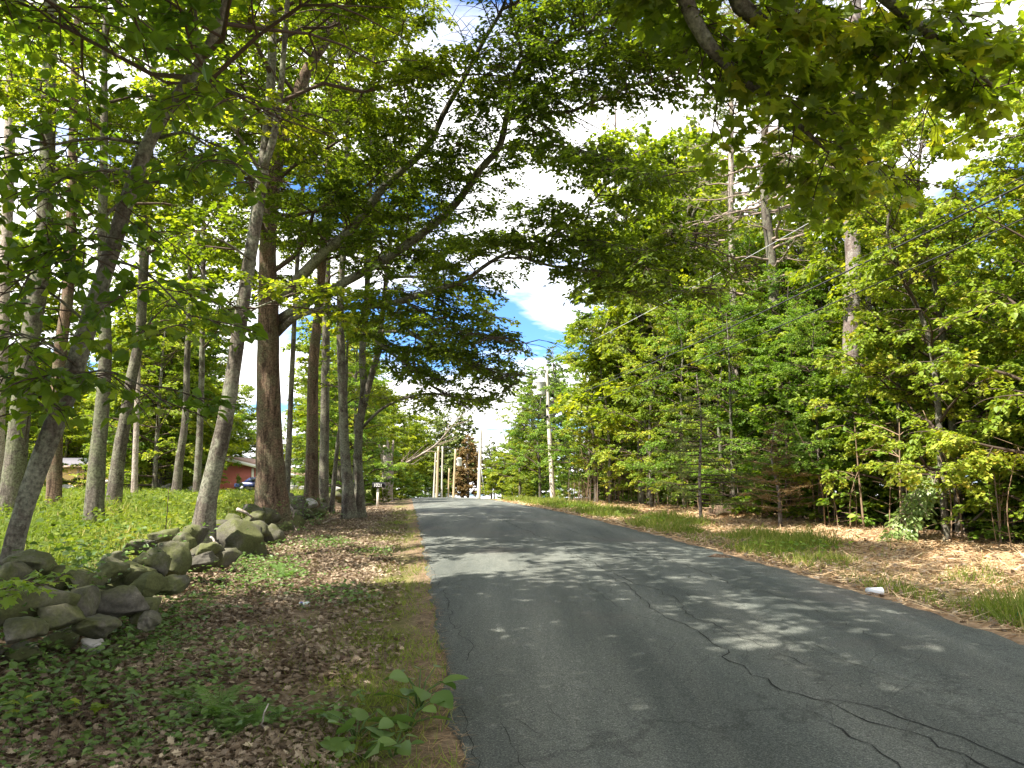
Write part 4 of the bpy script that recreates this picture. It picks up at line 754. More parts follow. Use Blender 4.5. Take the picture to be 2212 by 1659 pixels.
for k in range(64):
    Y = 11 + 46 * (k / 64) ** 1.15 + R.normal() * .4; v = 7.3 + abs(R.normal()) * 2.2
    place(under[k % 3], Xr(Y, v), Y, R.uniform(2.0, 4.6), 'dark leafy shrub in the shade inside the right hand wood', 'shrubs inside the right hand wood', name='understory_shrub', cat='shrub', sx=1.1)
for k in range(34):
    Y = 14 + k * 2.1 + R.normal() * 1.2; v = R.uniform(15, 28)
    place(wt[k % 3], Xr(Y, v), Y, R.uniform(10.5, 15) * (1 if Y < 22 or Y > 34 else .85), 'leafy tree deep in the wood right of the road', 'trees deep in the right hand wood', name='woodland_maple' if k % 3 < 2 else 'woodland_oak', sx=1.1)
for px, top, Y, q, lb in ((1385, 300, 40, 0, 'tall sunlit maple rising left of the bare pines over the middle of the road edge'), (1470, 265, 43, 2, 'tall oak crown immediately left of the pale pinkish pine trunk'), (1535, 350, 38, 1, 'lower sunlit maple crown in front of the pale pinkish pine trunk'), (1755, 330, 34, 0, 'maple crown filling the gap between the dark pine and the thick grey pine'), (1920, 230, 27, 1, 'tall maple crown right of the thick grey pine trunk')):
    x = (px - 1106) / FPX * Y; place(wt[q], x, Y, CAM[2] + (1040 - top) / FPX * Y - float(ground(x, Y)), lb, name='woodland_maple' if q < 2 else 'woodland_oak', sx=.8)
for px, top, Y, lb in ((1395, 330, 46, 'feathery pine crown left of the pale pinkish pine trunk'), (1475, 275, 42, 'feathery pine crown high in the gap over the right hand trees'), (1565, 400, 48, 'lower feathery pine crown behind the pale pinkish pine trunk'), (1720, 250, 44, 'feathery pine crown between the dark pine trunk and the thick grey one')):
    x = (px - 1106) / FPX * Y; place(pinB, x, Y, CAM[2] + (1040 - top) / FPX * Y - float(ground(x, Y)), lb, name='pine_tree', cat='pine', sx=1.15)
# dead brown spruce and young hemlock on the edge
dsp = conifer('dead_spruce', 4.2, .07, 'needle_dead', .12, 46, 1.9, 'bark_pine', .10, 26, 0, 'brush', .1); p = gpx(1702, 1140); place(dsp, p[0], p[1] + .6, 3.0, 'dead brown spruce with rusty needles on the right forest edge', name='dead_spruce', cat='spruce', sx=1.15)
hem = conifer('hemlock', 5, .06, 'needle_pine', .12, 50, 1.8, 'bark_pine', .10, 30, 0, 'twig', .35); place(hem, p[0] - 1.9, p[1] + 2.2, 4.6, 'young green hemlock just left of the dead brown spruce', name='hemlock', cat='hemlock')
# drooping pale spray at the edge
p = gpx(1990, 1165); DS = Tree('arching_sapling', (p[0] + .9, p[1] + .3, p[2]), 'bent sapling arching down with broad pale leaves at the right forest edge', 'sapling')
b0 = np.array([p[0] + .9, p[1] + .3, p[2] - .05]); Y = p[1] - .1
Qs = DS.wood('stem', np.array([b0, at(2170, 1020, Y), at(2120, 985, Y), at(2050, 1000, Y), at(1990, 1050, Y), at(1945, 1110, Y - .1), at(1925, 1150, Y - .2)]), np.array([.025, .02, .016, .012, .009, .006, .003]), M['dead_twig'], 7, .02, 0, .15); DS.dress(Qs, .5, .13, .75, .14, .3, 5, .13, -.35, .005, lean=.5, droop=.5); DS.finish(SIMPLE, 'leaf_pale', 'dead_twig', 'leaves')
# saplings and bare brush at the foot of the wood
def sapling(h, nleaf, m_='brush'):
    T = Tree('brush_stem', (0, 0, 0), None, 'sapling'); P = np.array([(0, 0, -.1), (R.normal() * .05, R.normal() * .05, h * .4), (R.normal() * .25, R.normal() * .25, h)]); Q = T.wood('stem', P, np.array([.018, .013, .004]), M[m_], 5, .02, 0, .25)
    for k in range(7):
        i = R.integers(len(Q) // 4, len(Q)); d = unit(np.array([R.normal(), R.normal(), .5])); sl = R.uniform(.2, .7)
        if nleaf: T.twig(Q[i, :3], d, sl, nleaf, .11)
        else: T.br.tube(np.array([Q[i, :3], Q[i, :3] + d * sl]), np.array([.006, .002]), 3, False)
    T.finish(SIMPLE, 'leaf_green', 'brush', 'leaves'); T.used = False; T.H = h; return T
sap = [sapling(2.2, 0), sapling(2.6, 5), sapling(1.8, 6), sapling(2.4, 0, 'dead_twig'), sapling(1.6, 9)]
for k in range(110):
    Y = 13 + 38 * (k / 110) ** 1.2 + R.normal() * .3; v = 5.7 + abs(R.normal()) * .9
    place(sap[k % 5], Xr(Y, v), Y, R.uniform(1.1, 2.9), 'thin brush stem at the foot of the right forest edge', 'brush stems along the right forest edge', name='brush_stem', cat='sapling')
for k in range(30):
    Y = 43 + R.uniform(0, 9); v = 4.6 + abs(R.normal()) * .9
    place(sap[(0, 3)[k % 2]], Xr(Y, v), Y, R.uniform(1.6, 3.4), 'bare brown stem in the thicket right of the transformer pole', 'bare stems by the transformer pole', name='brush_stem', cat='sapling')
# fallen log
p = gpx(1545, 1122); q = gpx(1640, 1120); Y = p[1] + .6; P = np.array([at(1540, 1106, Y), at(1575, 1104, Y + .3), at(1610, 1110, Y + .8), at(1650, 1114, Y + 1.6)]); lo_ = empty('fallen_log', tuple(P[0] - [0, 0, .2]), 'broken rotten log lying at the edge of the right hand wood', 'log'); g = Geo(); Q = spline(np.column_stack([P, [.24, .25, .23, .18]]), .12); g.tube(Q[:, :3], Q[:, 3], 14, True, .09); g.build('log', M['bark_brown'], lo_, lo_.location)
g = Geo()
for k in range(14): 
    a = R.uniform(0, 6.28); c_ = P[0] + np.array([-.02, cos(a) * .16, sin(a) * .16]); g.tube(np.array([c_ + [.1, 0, 0], c_ - [R.uniform(.05, .3), 0, R.normal() * .03]]), np.array([.03, .008]), 4)
g.build('splinters', M['brush'], lo_, lo_.location)

# ------------------------------------------------------------------ background beyond the crest
sprA = conifer('spruce_tree', 18, .22, 'needle', .08, 120, 3.4, 'bark_pine', .42, 9); sprB = conifer('brown_spruce', 10, .16, 'needle_dead', .12, 80, 2.6, 'bark_pine', .36, 9); pinA = conifer('spruce_tree', 16, .2, 'needle_pine', .2, 90, 3.2, 'bark_pine', .42, 9)
print('woods', [T.cnt for T in wt + bush + [sprA, sprB, pinA]])
def bg(T, px, top, Y, label, group=None, name='tree', cat='tree', sx=1.0):
    x = (px - 1106) / FPX * Y * 1.0; z = float(ground(x, Y)); zt = CAM[2] + (1040 - top) / FPX * Y; return place(T, x, Y, zt - z, label, group, name=name, cat=cat, sx=sx)
bg(sprA, 1195, 742, 92, 'tall grey green spruce behind the transformer pole', None, 'spruce_tree', 'spruce', 1.15)
bg(sprA, 1150, 800, 98, 'shorter grey green spruce left of the tall one behind the transformer pole', None, 'spruce_tree', 'spruce', 1.2)
bg(sprA, 1112, 905, 108, 'small distant spruce beyond the white leaning pole', None, 'spruce_tree', 'spruce', 1.1)
bg(pinA, 1062, 945, 112, 'distant pine just right of the white leaning pole', None, 'spruce_tree', 'pine', 1.2)
bg(sprB, 1012, 940, 112, 'rusty brown spruce beyond the crest left of the white leaning pole', None, 'brown_spruce', 'spruce', 1.3)
bg(pinA, 1000, 868, 118, 'tall pine behind the rusty brown spruce', None, 'spruce_tree', 'pine', 1.3)
bg(pinA, 960, 880, 122, 'tall pine behind the pair of poles left of the road', None, 'spruce_tree', 'pine', 1.3)
for k, (px, top, Y) in enumerate([(1085, 985, 82), (1110, 960, 86), (1135, 975, 80), (1068, 1000, 96), (1160, 940, 84)]): bg(wt[k % 3], px, top, Y, 'rounded deciduous tree beyond the crest right of the road', 'deciduous trees beyond the crest', 'woodland_maple', sx=1.5)
for k, (px, top, Y) in enumerate([(905, 930, 122), (870, 900, 104), (935, 900, 130), (835, 880, 90), (815, 900, 80), (980, 985, 135), (920, 960, 126), (885, 960, 115)]): bg(wt[k % 3], px, top, Y, 'leafy tree beyond the crest left of the road', 'deciduous trees beyond the crest', 'woodland_maple', sx=1.2)
for k, (px, top, Y) in enumerate([(850, 1010, 56), (868, 1022, 62), (880, 1015, 68), (893, 1028, 74), (838, 1030, 52), (915, 1030, 104), (945, 1040, 106), (965, 1045, 110), (1150, 1040, 62), (1165, 1030, 58), (1140, 1050, 56), (1210, 1035, 66), (1235, 1030, 70), (1190, 1045, 64), (1255, 1030, 74), (1220, 1050, 60), (1275, 1040, 66), (1090, 1050, 84), (1110, 1035, 78)]): bg(bush[k % 2], px, top, Y, 'leafy bush by the roadside beyond the crest', 'bushes by the crest', 'roadside_bush', 'bush', 1.3)
# left wood
WG = 'trees of the wood beyond the left field'
sp_ = []
for k in range(32):
    Y = 44 + (k % 12) * 5.2 + R.uniform(-2, 2); x = -Y * R.uniform(.20, .74)
    if Y < 44 and -.43 < x / Y < -.24: Y += 60; x *= 2.2
    if 60 < Y < 92 and -.40 < x / Y < -.255: Y += 36; x = x * 1.45
    if 60 < Y < 80 and x / Y < -.50: Y += 25; x -= 16
    if .25 < -x / Y < .43 and Y < 112: Y += 60; x *= 1.5
    if .49 < -x / Y < .64 and Y < 88: Y += 45; x *= 1.4
    place(wt[k % 3], x, Y, R.uniform(12, 17), 'leafy tree in the wood beyond the field and the red house', WG, name='woodland_maple' if k % 3 < 2 else 'woodland_oak', sx=1.1)
for k in range(30):
    Y = R.uniform(40, 70); q = R.choice([R.uniform(.20, .255), R.uniform(.43, .495), R.uniform(.43, .495), R.uniform(.63, .74)]); x = -Y * q
    place(ym[k % 4], x, Y, R.uniform(7.5, 11.5), 'taller bright young tree at the back of the left field', 'bright young trees at the back of the left field', name='understory_tree', sx=1.15)
for k in range(30):  # understory
    Y = R.uniform(46, 64); x = -Y * R.uniform(.34, .72)
    if -.40 < x / Y < -.25 : x = -Y * R.uniform(.42, .7)
    hh = R.uniform(4, 7)
    if -.63 < x / Y < -.50 or -.46 < x / Y < -.41: Y = R.uniform(84, 100); x = x / 55 * Y * .98
    if (-48 < x < -20 and 66 < Y < 104) or (-64 < x < -33 and 52 < Y < 86): Y += 42; x = x * 1.3
    place(ym[k % 4], x, Y, hh, 'young bright understory tree between the left trunks', 'understory trees of the left wood', name='understory_tree', sx=1.2)
for k, (px, top, Y) in enumerate([(110, 900, 92), (60, 880, 90), (20, 920, 60), (180, 900, 94), (230, 890, 96), (330, 900, 60), (350, 860, 66), (300, 850, 64), (270, 880, 58), (440, 880, 106), (500, 900, 110), (560, 920, 114), (620, 930, 112), (660, 920, 108), (700, 940, 90), (730, 960, 84), (640, 960, 104), (590, 940, 110), (780, 960, 70)]): bg(ym[k % 4], px, top, Y, 'young bright understory tree between the left trunks', 'understory trees of the left wood', 'understory_tree', sx=1.5)
bg(bush[1], 522, 1030, 44, 'bluish green shrub in front of the red house by the back wall', None, 'garden_shrub', 'shrub', .55)
for k, (px, top, Y) in enumerate([(580, 1050, 43), (640, 1060, 42), (700, 1058, 42), (740, 1062, 40), (320, 1040, 46), (345, 1045, 45), (420, 1052, 45), (445, 1048, 46), (810, 1055, 41), (795, 1066, 39), (835, 1060, 42)]): bg(bush[k % 2], px, top, Y, 'low bush along the back wall of the field', 'low bushes along the back wall', 'low_bush', 'bush', 1.2)

# snag and leaning dead tree
P, r_ = pxpath([(838, 1088), (837, 1040), (836, 1000), (833, 975), (830, 962)], 46, 46, [24, 24, 25, 20, 8]); T = Tree('dead_snag', rootof(P), 'pale broken dead trunk beside the road behind the mailbox', 'dead tree'); Q = T.wood('trunk', P, r_, M['bark_pale'], 14, .08, 0, .2)
for pts in ([(842, 1000), (848, 975), (850, 950)], [(828, 995), (822, 972), (818, 958)], [(836, 985), (838, 965), (836, 945)]): P2, r2 = pxpath(pts, 46, 46, [9, 7, 3], False); T.wood('limb', P2, r2, M['bark_pale'], 8, .1, 0, .2)
P, r_ = pxpath([(838, 1090), (850, 1030), (866, 1008), (905, 985), (940, 962), (965, 935), (985, 908)], 62, 58, [8, 7, 6, 5.5, 5, 4, 2]); T = Tree('leaning_dead_tree', rootof(P), 'bleached dead tree leaning right toward the road beyond the snag', 'dead tree'); Q = T.wood('trunk', P, r_, M['bark_pale'], 8, .04, 0, .4)
for k in range(26):
    j = R.integers(len(Q) // 3, len(Q)); d = unit(np.array([R.uniform(.1, 1), R.normal() * .5, R.uniform(-.2, .9)])); ln = R.uniform(.6, 2.2); B = Q[j, :3] + d * ln * np.linspace(0, 1, 5)[:, None] + np.cumsum(R.normal(size=(5, 3)) * .08, axis=0); T.br.tube(B, np.linspace(.03, .008, 5), 4, False)
T.finish(DIAM, 'leaf_wood', 'dead_twig')

# ------------------------------------------------------------------ utility poles and wires
def pole(label, px, pbot, ptop, Y, wpx, m_='pole', lean=0, transformer=None, wood2=None, name='utility_pole'):
    base = at(px, pbot, Y); gz = float(ground(base[0], base[1])); top = at(px + lean, ptop, Y); base[2] = gz - .3
    o = empty(name, (base[0], base[1], gz), label, 'utility pole'); g = Geo(); r_ = wpx * Y / FPX / 2; Q = spline(np.array([[*base, r_], [*(base * .5 + top * .5), r_ * .88], [*top, r_ * .72]]), .6); g.tube(Q[:, :3], Q[:, 3], 14); g.build('pole', M[m_], o, o.location)
    if transformer:
        tx, ty = transformer; c_ = at(tx, ty, Y); g = Geo(); g.lathe([(.05, -.48), (.27, -.46), (.29, -.40), (.29, .34), (.31, .36), (.31, .42), (.20, .48), (.05, .50)], c_, 18); tr = g.build('transformer', M['transformer_grey'], o, o.location)
        g = Geo(); g.lathe([(.05, .48), (.07, .55), (.04, .58), (.07, .63), (.04, .66), (.06, .71), (.02, .76)], c_ + [.05, -.05, 0], 10); g.build('bushing', M['porcelain'], tr, (0, 0, 0)); 
        g = Geo(); pc = base + (top - base) * ((c_[2] - base[2]) / (top[2] - base[2])); s_ = np.sign(c_[0] - pc[0])
        for dz in (-.25, .25): g.box(((pc[0] + c_[0]) / 2, c_[1], c_[2] + dz), (abs(c_[0] - pc[0]), .10, .08))
        g.build('bracket', M['galv'], o, o.location)
    return o, base, top
o1, pb, pt = pole('weathered pale utility pole carrying a grey transformer on the right roadside', 1195, 1084, 792, 50, 11, lean=-15, transformer=(1169, 838))
g = Geo(); g.lathe([(.03, 0), (.08, .05), (.05, .1), (.09, .14), (.04, .2), (.02, .26)], pt + [0, 0, .02], 10); g.build('insulator', M['porcelain'], o1, o1.location)
g = Geo(); g.box(pt + np.array([-.35, -.12, -.25]), (.6, .08, .08)); g.box(pt + np.array([-.62, -.12, -.18]), (.1, .1, .25)); g.build('bracket', M['galv'], o1, o1.location)
g = Geo(); 
for z in (2.6, 3.3): g.box(pt + np.array([.02, -.12, -z]), (.14, .22, .16))
g.build('cable_clamp', M['black_metal'], o1, o1.location)
o2, p2b, p2t = pole('bright leaning utility pole at the right of the crest with a yellow guy guard', 1034, 1078, 922, 80, 8.5, lean=5)
a = p2b * .45 + p2t * .55; b_ = at(1049, 1078, 79); b_[2] = float(ground(b_[0], b_[1])) - .1
g = Geo(); g.tube(np.array([a, b_]), np.array([.015, .015]), 5); gw = g.build('guy_wire', M['galv'], o2, o2.location); g = Geo(); g.tube(np.array([b_ + (a - b_) * .02, b_ + (a - b_) * .55]), np.array([.10, .10]), 8); g.build('guy_guard', M['yellow_plastic'], gw)
pole('tan utility pole left of the crest in front of the thinner white pole', 943, 1078, 964, 84, 6, 'pole_tan', 4)
pole('thin white pole close left of the tan pole beyond the crest', 936, 1078, 978, 88, 4, 'pole', 5)
pole('tan utility pole with a small grey transformer beyond the crest', 979, 1078, 970, 90, 5.5, 'pole_tan', 5, (992, 998))
pole('short thin tan pole left of the small transformer pole beyond the crest', 968, 1078, 1012, 93, 3.6, 'pole_tan', 2)
pole('dark grey pole in shadow near the left edge of the far pole group', 954, 1078, 965, 96, 4, 'pole', 2)
# pole out of frame that carries the near ends
Yn = -4.0; xn = 2.9 + .137 * (50 - Yn) + .5; zn = float(ground(xn, Yn)); on = empty('utility_pole', (xn, Yn, zn), 'utility pole on the right verge behind the camera carrying the same wires', 'utility pole'); g = Geo(); g.tube(np.array([(xn, Yn, zn - .3), (xn, Yn, zn + 9.2)]), np.array([.16, .12]), 12); g.build('pole', M['pole'], on, on.location)
def wire(label, A, B, sag, r_, m_='wire', name='power_line'):
    t_ = np.linspace(0, 1, 60)[:, None]; P = A + (B - A) * t_; P[:, 2] -= (sag * 4 * t_ * (1 - t_))[:, 0]; g = Geo(); g.tube(P, np.full(60, r_), 6); o = g.build(name, M[m_], None, A); o.location = A; tag(o, label, 'wire'); return P
def far_end(px, py, Y):  # where the line through a picture point at depth Y meets the near pole plane
    return at(px, py, Y)
def span(label, A, px, py, Y, sag, r_, m_='wire'):
    Pm = at(px, py, Y); tm = (A[1] - Pm[1]) / (A[1] - Yn); Pn = A + (Pm - A) / tm; Pn[2] += 0; 
    B = Pn.copy(); zl = A[2] + (B[2] - A[2]) * tm; B[2] = A[2] + (Pm[2] + sag * 4 * tm * (1 - tm) - A[2]) / tm
    return wire(label, A, B, sag, r_, m_)
A1 = pt + np.array([0, -.25, -2.6]); A2 = pt + np.array([0, -.25, -3.3]); A0 = pt + np.array([0, -.1, .25])
W1 = span('thick upper black cable rising from the transformer pole to the top right', A1, 2212, 398, 12.8, .55, .019)
span('thin bare wire lying just above the thick black cable', A1 + [0, 0, .12], 2212, 380, 12.8, .5, .008)
W2 = span('lower black cable parallel below the thick cable on the right', A2, 2212, 472, 12.8, .55, .013)
span('bright top conductor crossing in front of the bare pines', A0, 1851, 423, 19, .5, .009, 'wire_bright')
ok = W1[:, 1] > 3; wx = np.where(ok, proj(W1)[0], -9e9); a = W1[np.argmin(np.abs(wx - 2120))] - [0, 0, .10]; b_ = W1[np.argmin(np.abs(wx - 2172))] - [0, 0, .10]; b_ = a + unit(b_ - a) * .75; g = Geo(); g.tube(np.array([a, a + (b_ - a) * .06, a + (b_ - a) * .94, b_]), np.array([.03, .06, .06, .03]), 10); g.tube(np.array([a + (b_ - a) * .2, a + (b_ - a) * .2 + [0, 0, .12]]), np.array([.015, .015]), 5); g.tube(np.array([a + (b_ - a) * .8, a + (b_ - a) * .8 + [0, 0, .12]]), np.array([.015, .015]), 5); o = g.build('splice_case', M['galv'], None, a); o.location = a; tag(o, 'bright metal splice case hung under the thick cable at the right edge', 'splice case')
wire('distant wire from the transformer pole to the leaning white pole beyond the crest', pt + np.array([0, 0, -.2]), p2t + np.array([0, 0, -.3]), .8, .012); wire('lower distant cable from the transformer pole to the leaning white pole', pt + np.array([0, 0, -2.6]), p2t + np.array([0, 0, -2.4]), .9, .016)

# ------------------------------------------------------------------ buildings, lamps, car, mailbox
hy = 90.0
def hx(px): return float((px - 1106) / FPX * hy)
def hz(py): return float(1.75 + (1040 - py) / FPX * hy)
house = empty('red_house', (hx(520), hy, -.4), 'red gabled house with white trim behind the trunks on the left', 'house'); HO = np.array(house.location)
xa, xe, xl = hx(484), hx(662), hx(330); za, ze, z0 = hz(990), hz(1033), -.6
fnY = lambda a, b_, d: (a, d, b_)
g = Geo(); g.prism([(xl, z0), (xe - .3, z0), (xe - .3, ze), (xa, za - .15), (xl, ze + .2)], 0, 0, hy, hy + 9, fnY); g.build('wall', M['red_siding'], house, HO)
g = Geo(); g.prism([(xa, za), (xe + .5, ze - .1), (xe + .5, ze + .12), (xa, za + .24)], 0, 0, hy - .5, hy + 9.5, fnY); g.prism([(xl - .5, ze + .05), (xa - .003, za), (xa - .003, za + .24), (xl - .5, ze + .3)], 0, 0, hy - .5, hy + 9.5, fnY); g.build('roof', M['shingle_brown'], house, HO)
g = Geo(); g.prism([(xa, za - .22), (xe + .5, ze - .30), (xe + .5, ze + .05), (xa, za + .17)], 0, 0, hy - .56, hy - .503, fnY); g.prism([(xl - .5, ze - .1), (xa, za - .22), (xa, za + .17), (xl - .5, ze + .24)], 0, 0, hy - .56, hy - .503, fnY); g.build('fascia', M['white_paint'], house, HO)
for px, py0, py1 in ((550, 1013, 1062), (648, 1030, 1060)):
    g = Geo(); g.box((hx(px), hy - .04, (hz(py0) + hz(py1)) / 2), (.28, .07, hz(py0) - hz(py1))); g.build('trim_board', M['white_paint'], house, HO)
g = Geo(); g.box((hx(634), hy - .03, hz(1047)), (1.2, .05, 1.0)); w_ = g.build('window', M['curtain'], house, HO); g = Geo()
for dx_ in (-.62, 0, .62): g.box((hx(634) + dx_, hy - .07, hz(1047)), (.07, .06, 1.08))
for dz in (-.52, .52): g.box((hx(634), hy - .07, hz(1047) + dz), (1.17, .055, .07))
g.build('frame', M['white_paint'], w_, HO)
out_ = empty('red_outbuilding', (hx(385), 86, -.4), 'small faded red outbuilding glimpsed between slim trunks left of the house', 'shed'); OO = np.array(out_.location); hy2 = 86
g = Geo(); g.prism([(hx(345), -.6), (hx(408), -.6), (hx(408), hz(1032)), (hx(376), hz(1018)), (hx(345), hz(1030))], 0, 0, hy2, hy2 + 4, fnY); g.build('wall', M['red_siding'], out_, OO)
g = Geo(); g.prism([(hx(376), hz(1017)), (hx(412), hz(1031)), (hx(412), hz(1028)), (hx(376), hz(1013))], 0, 0, hy2 - .3, hy2 + 4.3, fnY); g.prism([(hx(341), hz(1031)), (hx(376) - .003, hz(1017)), (hx(376) - .003, hz(1013)), (hx(341), hz(1028))], 0, 0, hy2 - .3, hy2 + 4.3, fnY); g.build('roof', M['shingle'], out_, OO)
g = Geo(); g.box((hx(392), hy2 - .04, hz(1050)), (.9, .06, 1.6)); g.build('door', M['white_paint'], out_, OO)
# yellow shed
hy = 76.0; shed = empty('yellow_shed', (hx(180), 76, .4), 'yellow shed with dark shingled roof at the far left behind the trunks', 'shed'); SO = np.array(shed.location); xl, xr_ = hx(98), hx(262); zb, zt = .0, hz(1010)
g = Geo(); g.box(((xl + xr_) / 2, 78.5, (zb + zt) / 2 - .2), (xr_ - xl, 5, zt - zb + .4)); g.build('wall', M['yellow_siding'], shed, SO)
g = Geo(); g.prism([(75.6, zt - .02), (75.6, zt + .12), (78.5, hz(992) + .15), (78.5, hz(992))], 0, 0, xl - .4, xr_ + .4, lambda a, b_, d: (d, a, b_)); g.prism([(78.503, hz(992)), (78.503, hz(992) + .15), (81.4, zt + .12), (81.4, zt - .02)], 0, 0, xl - .4, xr_ + .4, lambda a, b_, d: (d, a, b_)); g.build('roof', M['shingle'], shed, SO)
g = Geo(); g.box(((xl + xr_) / 2, 75.57, zt + .03), (xr_ - xl + .8, .05, .2)); g.build('fascia', M['shingle_brown'], shed, SO)
for px in (112, 175, 250):
    g = Geo(); g.box((hx(px), 75.96, (zb + zt) / 2), (.22, .07, zt - zb - .1)); g.build('trim_board', M['yellow_plastic'] if 0 else M['pole_tan'], shed, SO)
def lamp(px, pb_, pt_, Y, label):
    b0 = at(px, pb_, Y); b0[2] = float(ground(b0[0], b0[1])); top = at(px, pt_, Y)[2]; o = empty('lamp_post', tuple(b0), label, 'lamp post', 'black garden lamp posts'); g = Geo(); g.tube(np.array([b0 - [0, 0, .1], [b0[0], b0[1], top - .42]]), np.array([.06, .045]), 10); g.build('post', M['black_metal'], o, o.location)
    g = Geo(); g.lathe([(.08, 0), (.14, .28)], (b0[0], b0[1], top - .42), 6); l_ = g.build('lantern', M['curtain'], o, o.location)
    g = Geo(); g.lathe([(.19, 0), (.17, .03), (.05, .12), (.02, .16)], (b0[0], b0[1], top - .137), 6); g.build('cap', M['black_metal'], l_)
    g = Geo(); g.lathe([(.10, 0), (.10, .02)], (b0[0], b0[1], top - .445), 8); g.build('collar', M['black_metal'], l_); return o
lamp(182, 1052, 985, 48, 'black lantern lamp post in front of the yellow shed'); lamp(636, 1060, 1010, 68, 'black lantern lamp post beside the window of the red house right of the oak')
# car
hy = 84.0; cx0 = hx(517); cb = float(hz(1060)); car = empty('parked_car', (cx0 + 2.2, 84, cb), 'dark blue car parked in front of the red house, partly behind the oak trunk', 'car'); CO_ = np.array(car.location)
g = Geo(); g.prism([(cx0, cb + .35), (cx0 + .05, cb + .75), (cx0 + .9, cb + .92), (cx0 + 3.7, cb + .95), (cx0 + 4.4, cb + .85), (cx0 + 4.45, cb + .35)], 0, 0, 83.1, 84.9, fnY); g.prism([(cx0 + .9, cb + .921), (cx0 + 1.6, cb + 1.42), (cx0 + 3.0, cb + 1.45), (cx0 + 3.75, cb + .951)], 0, 0, 83.25, 84.75, fnY); g.build('body', M['car_blue'], car, CO_)
for xs_ in ((1.35, 2.25, 1.68, 2.25), (2.35, 3.4, 2.35, 2.92)):
    g = Geo(); g.prism([(cx0 + xs_[0], cb + .98), (cx0 + xs_[1], cb + .98), (cx0 + xs_[3], cb + 1.36), (cx0 + xs_[2], cb + 1.36)], 0, 0, 83.23, 83.247, fnY); g.build('window', M['dark_glass'], car, CO_)
for dx_ in (.85, 3.55):
    for yy in (83.05, 84.75):
        g = Geo(); g.tube(np.array([(cx0 + dx_, yy, cb + .32), (cx0 + dx_, yy + .2, cb + .32)]), np.array([.32, .32]), 18); w_ = g.build('wheel', M['tyre'], car, CO_); g = Geo(); g.tube(np.array([(cx0 + dx_, yy - .015, cb + .32), (cx0 + dx_, yy + .015, cb + .32)]), np.array([.19, .19]), 14); g.build('rim', M['galv'], w_, CO_)
        w_.location = (0, 0, 0)
# mailbox
Y = 37.0; mb = at(818, 1048, Y); gz = float(ground(mb[0], Y)); mo = empty('mailbox', (mb[0], Y, gz), 'black mailbox with white house number on a wooden post by the left roadside', 'mailbox'); MO = np.array(mo.location); k = Y / FPX
g = Geo(); prof = [(-.13, -.12), (.13, -.12), (.13, .03)] + [(.13 * cos(a), .03 + .10 * sin(a)) for a in np.linspace(.2, pi - .2, 7)] + [(-.13, .03)]
g.prism(prof, 0, 0, mb[0] - .29, mb[0] + .29, lambda a, b_, d: (d, Y + a, mb[2] + b_)); g.build('box', M['black_metal'], mo, MO)
g = Geo(); g.box((mb[0] - .03, Y, (gz + mb[2] - .12) / 2 - .1), (.10, .10, mb[2] - .12 - gz + .2)); g.build('post', M['pole'], mo, MO)
g = Geo(); g.box((mb[0] + .3, Y, mb[2] - .01), (.02, .24, .22)); g.build('door', M['black_metal'], mo, MO)
tcu = bpy.data.curves.new('house_number', 'FONT'); tcu.body = '1021'; tcu.size = .21; tcu.extrude = .002; tcu.align_x = 'CENTER'; to = bpy.data.objects.new('tmp', tcu); COL.objects.link(to); bpy.context.view_layer.update()
me = bpy.data.meshes.new_from_object(to.evaluated_get(bpy.context.evaluated_depsgraph_get())); bpy.data.objects.remove(to); me.materials.clear(); me.materials.append(M['white_paint']); no = link('house_number', me, mo); no.rotation_euler = (pi / 2, 0, 0); no.location = (-.02, -.135, float(mb[2] - gz - .075))

# ------------------------------------------------------------------ small things
def litter_can():
    p = gpx(657, 1312); o = empty('drink_can', p + [0, 0, .033], 'crushed pale green and white drink can on the dead leaves left of the road', 'can', None, .35); g = Geo(); n = 14; xs = np.linspace(-.06, .06, 9); rr = np.array([.024, .032, .033, .031, .026, .029, .033, .032, .024])
    g.tube(np.column_stack([xs, xs * 0, xs * 0]), rr, n, True, .03); g.build('body', M['can_white'], o); g = Geo(); g.tube(np.array([(-.048, 0, 0), (-.02, 0, 0)]), np.array([.0345, .0345]), n, False); g.build('band', M['can_blue'], o); g = Geo(); g.tube(np.array([(.0605, 0, 0), (.064, 0, 0)]), np.array([.022, .022]), n); g.build('lid', M['galv'], o)
litter_can()
p = gpx(1888, 1285); o = empty('paper_cup', p + [0, 0, .045], 'white paper cup lying on the edge of the right verge', 'cup', None, .12); g = Geo(); n = 16; xs = np.array([-.07, .055, .07, .073]); g.tube(np.column_stack([xs, xs * 0, xs * 0]), np.array([.028, .042, .044, .044]), n); g.build('cup', M['paper'], o); g = Geo(); g.tube(np.array([(.0735, 0, 0), (.076, 0, 0)]), np.array([.047, .047]), n); g.build('rim', M['white_paint'], o)
o.rotation_euler = (0, .1, .15); o.scale = (1.3, 1.3, 1.2)
p = gpx(1554, 1211); g = Geo(); g.tube(np.array([(-.2, 0, .03), (-.05, .02, .05), (.1, 0, .05), (.2, -.02, .03)]), np.array([.03, .055, .05, .03]), 8, True, .15); o = g.build('bark_chunk', M['bark_brown']); o.location = p; tag(o, 'brown chunk of broken wood lying on the right edge of the asphalt', 'wood')
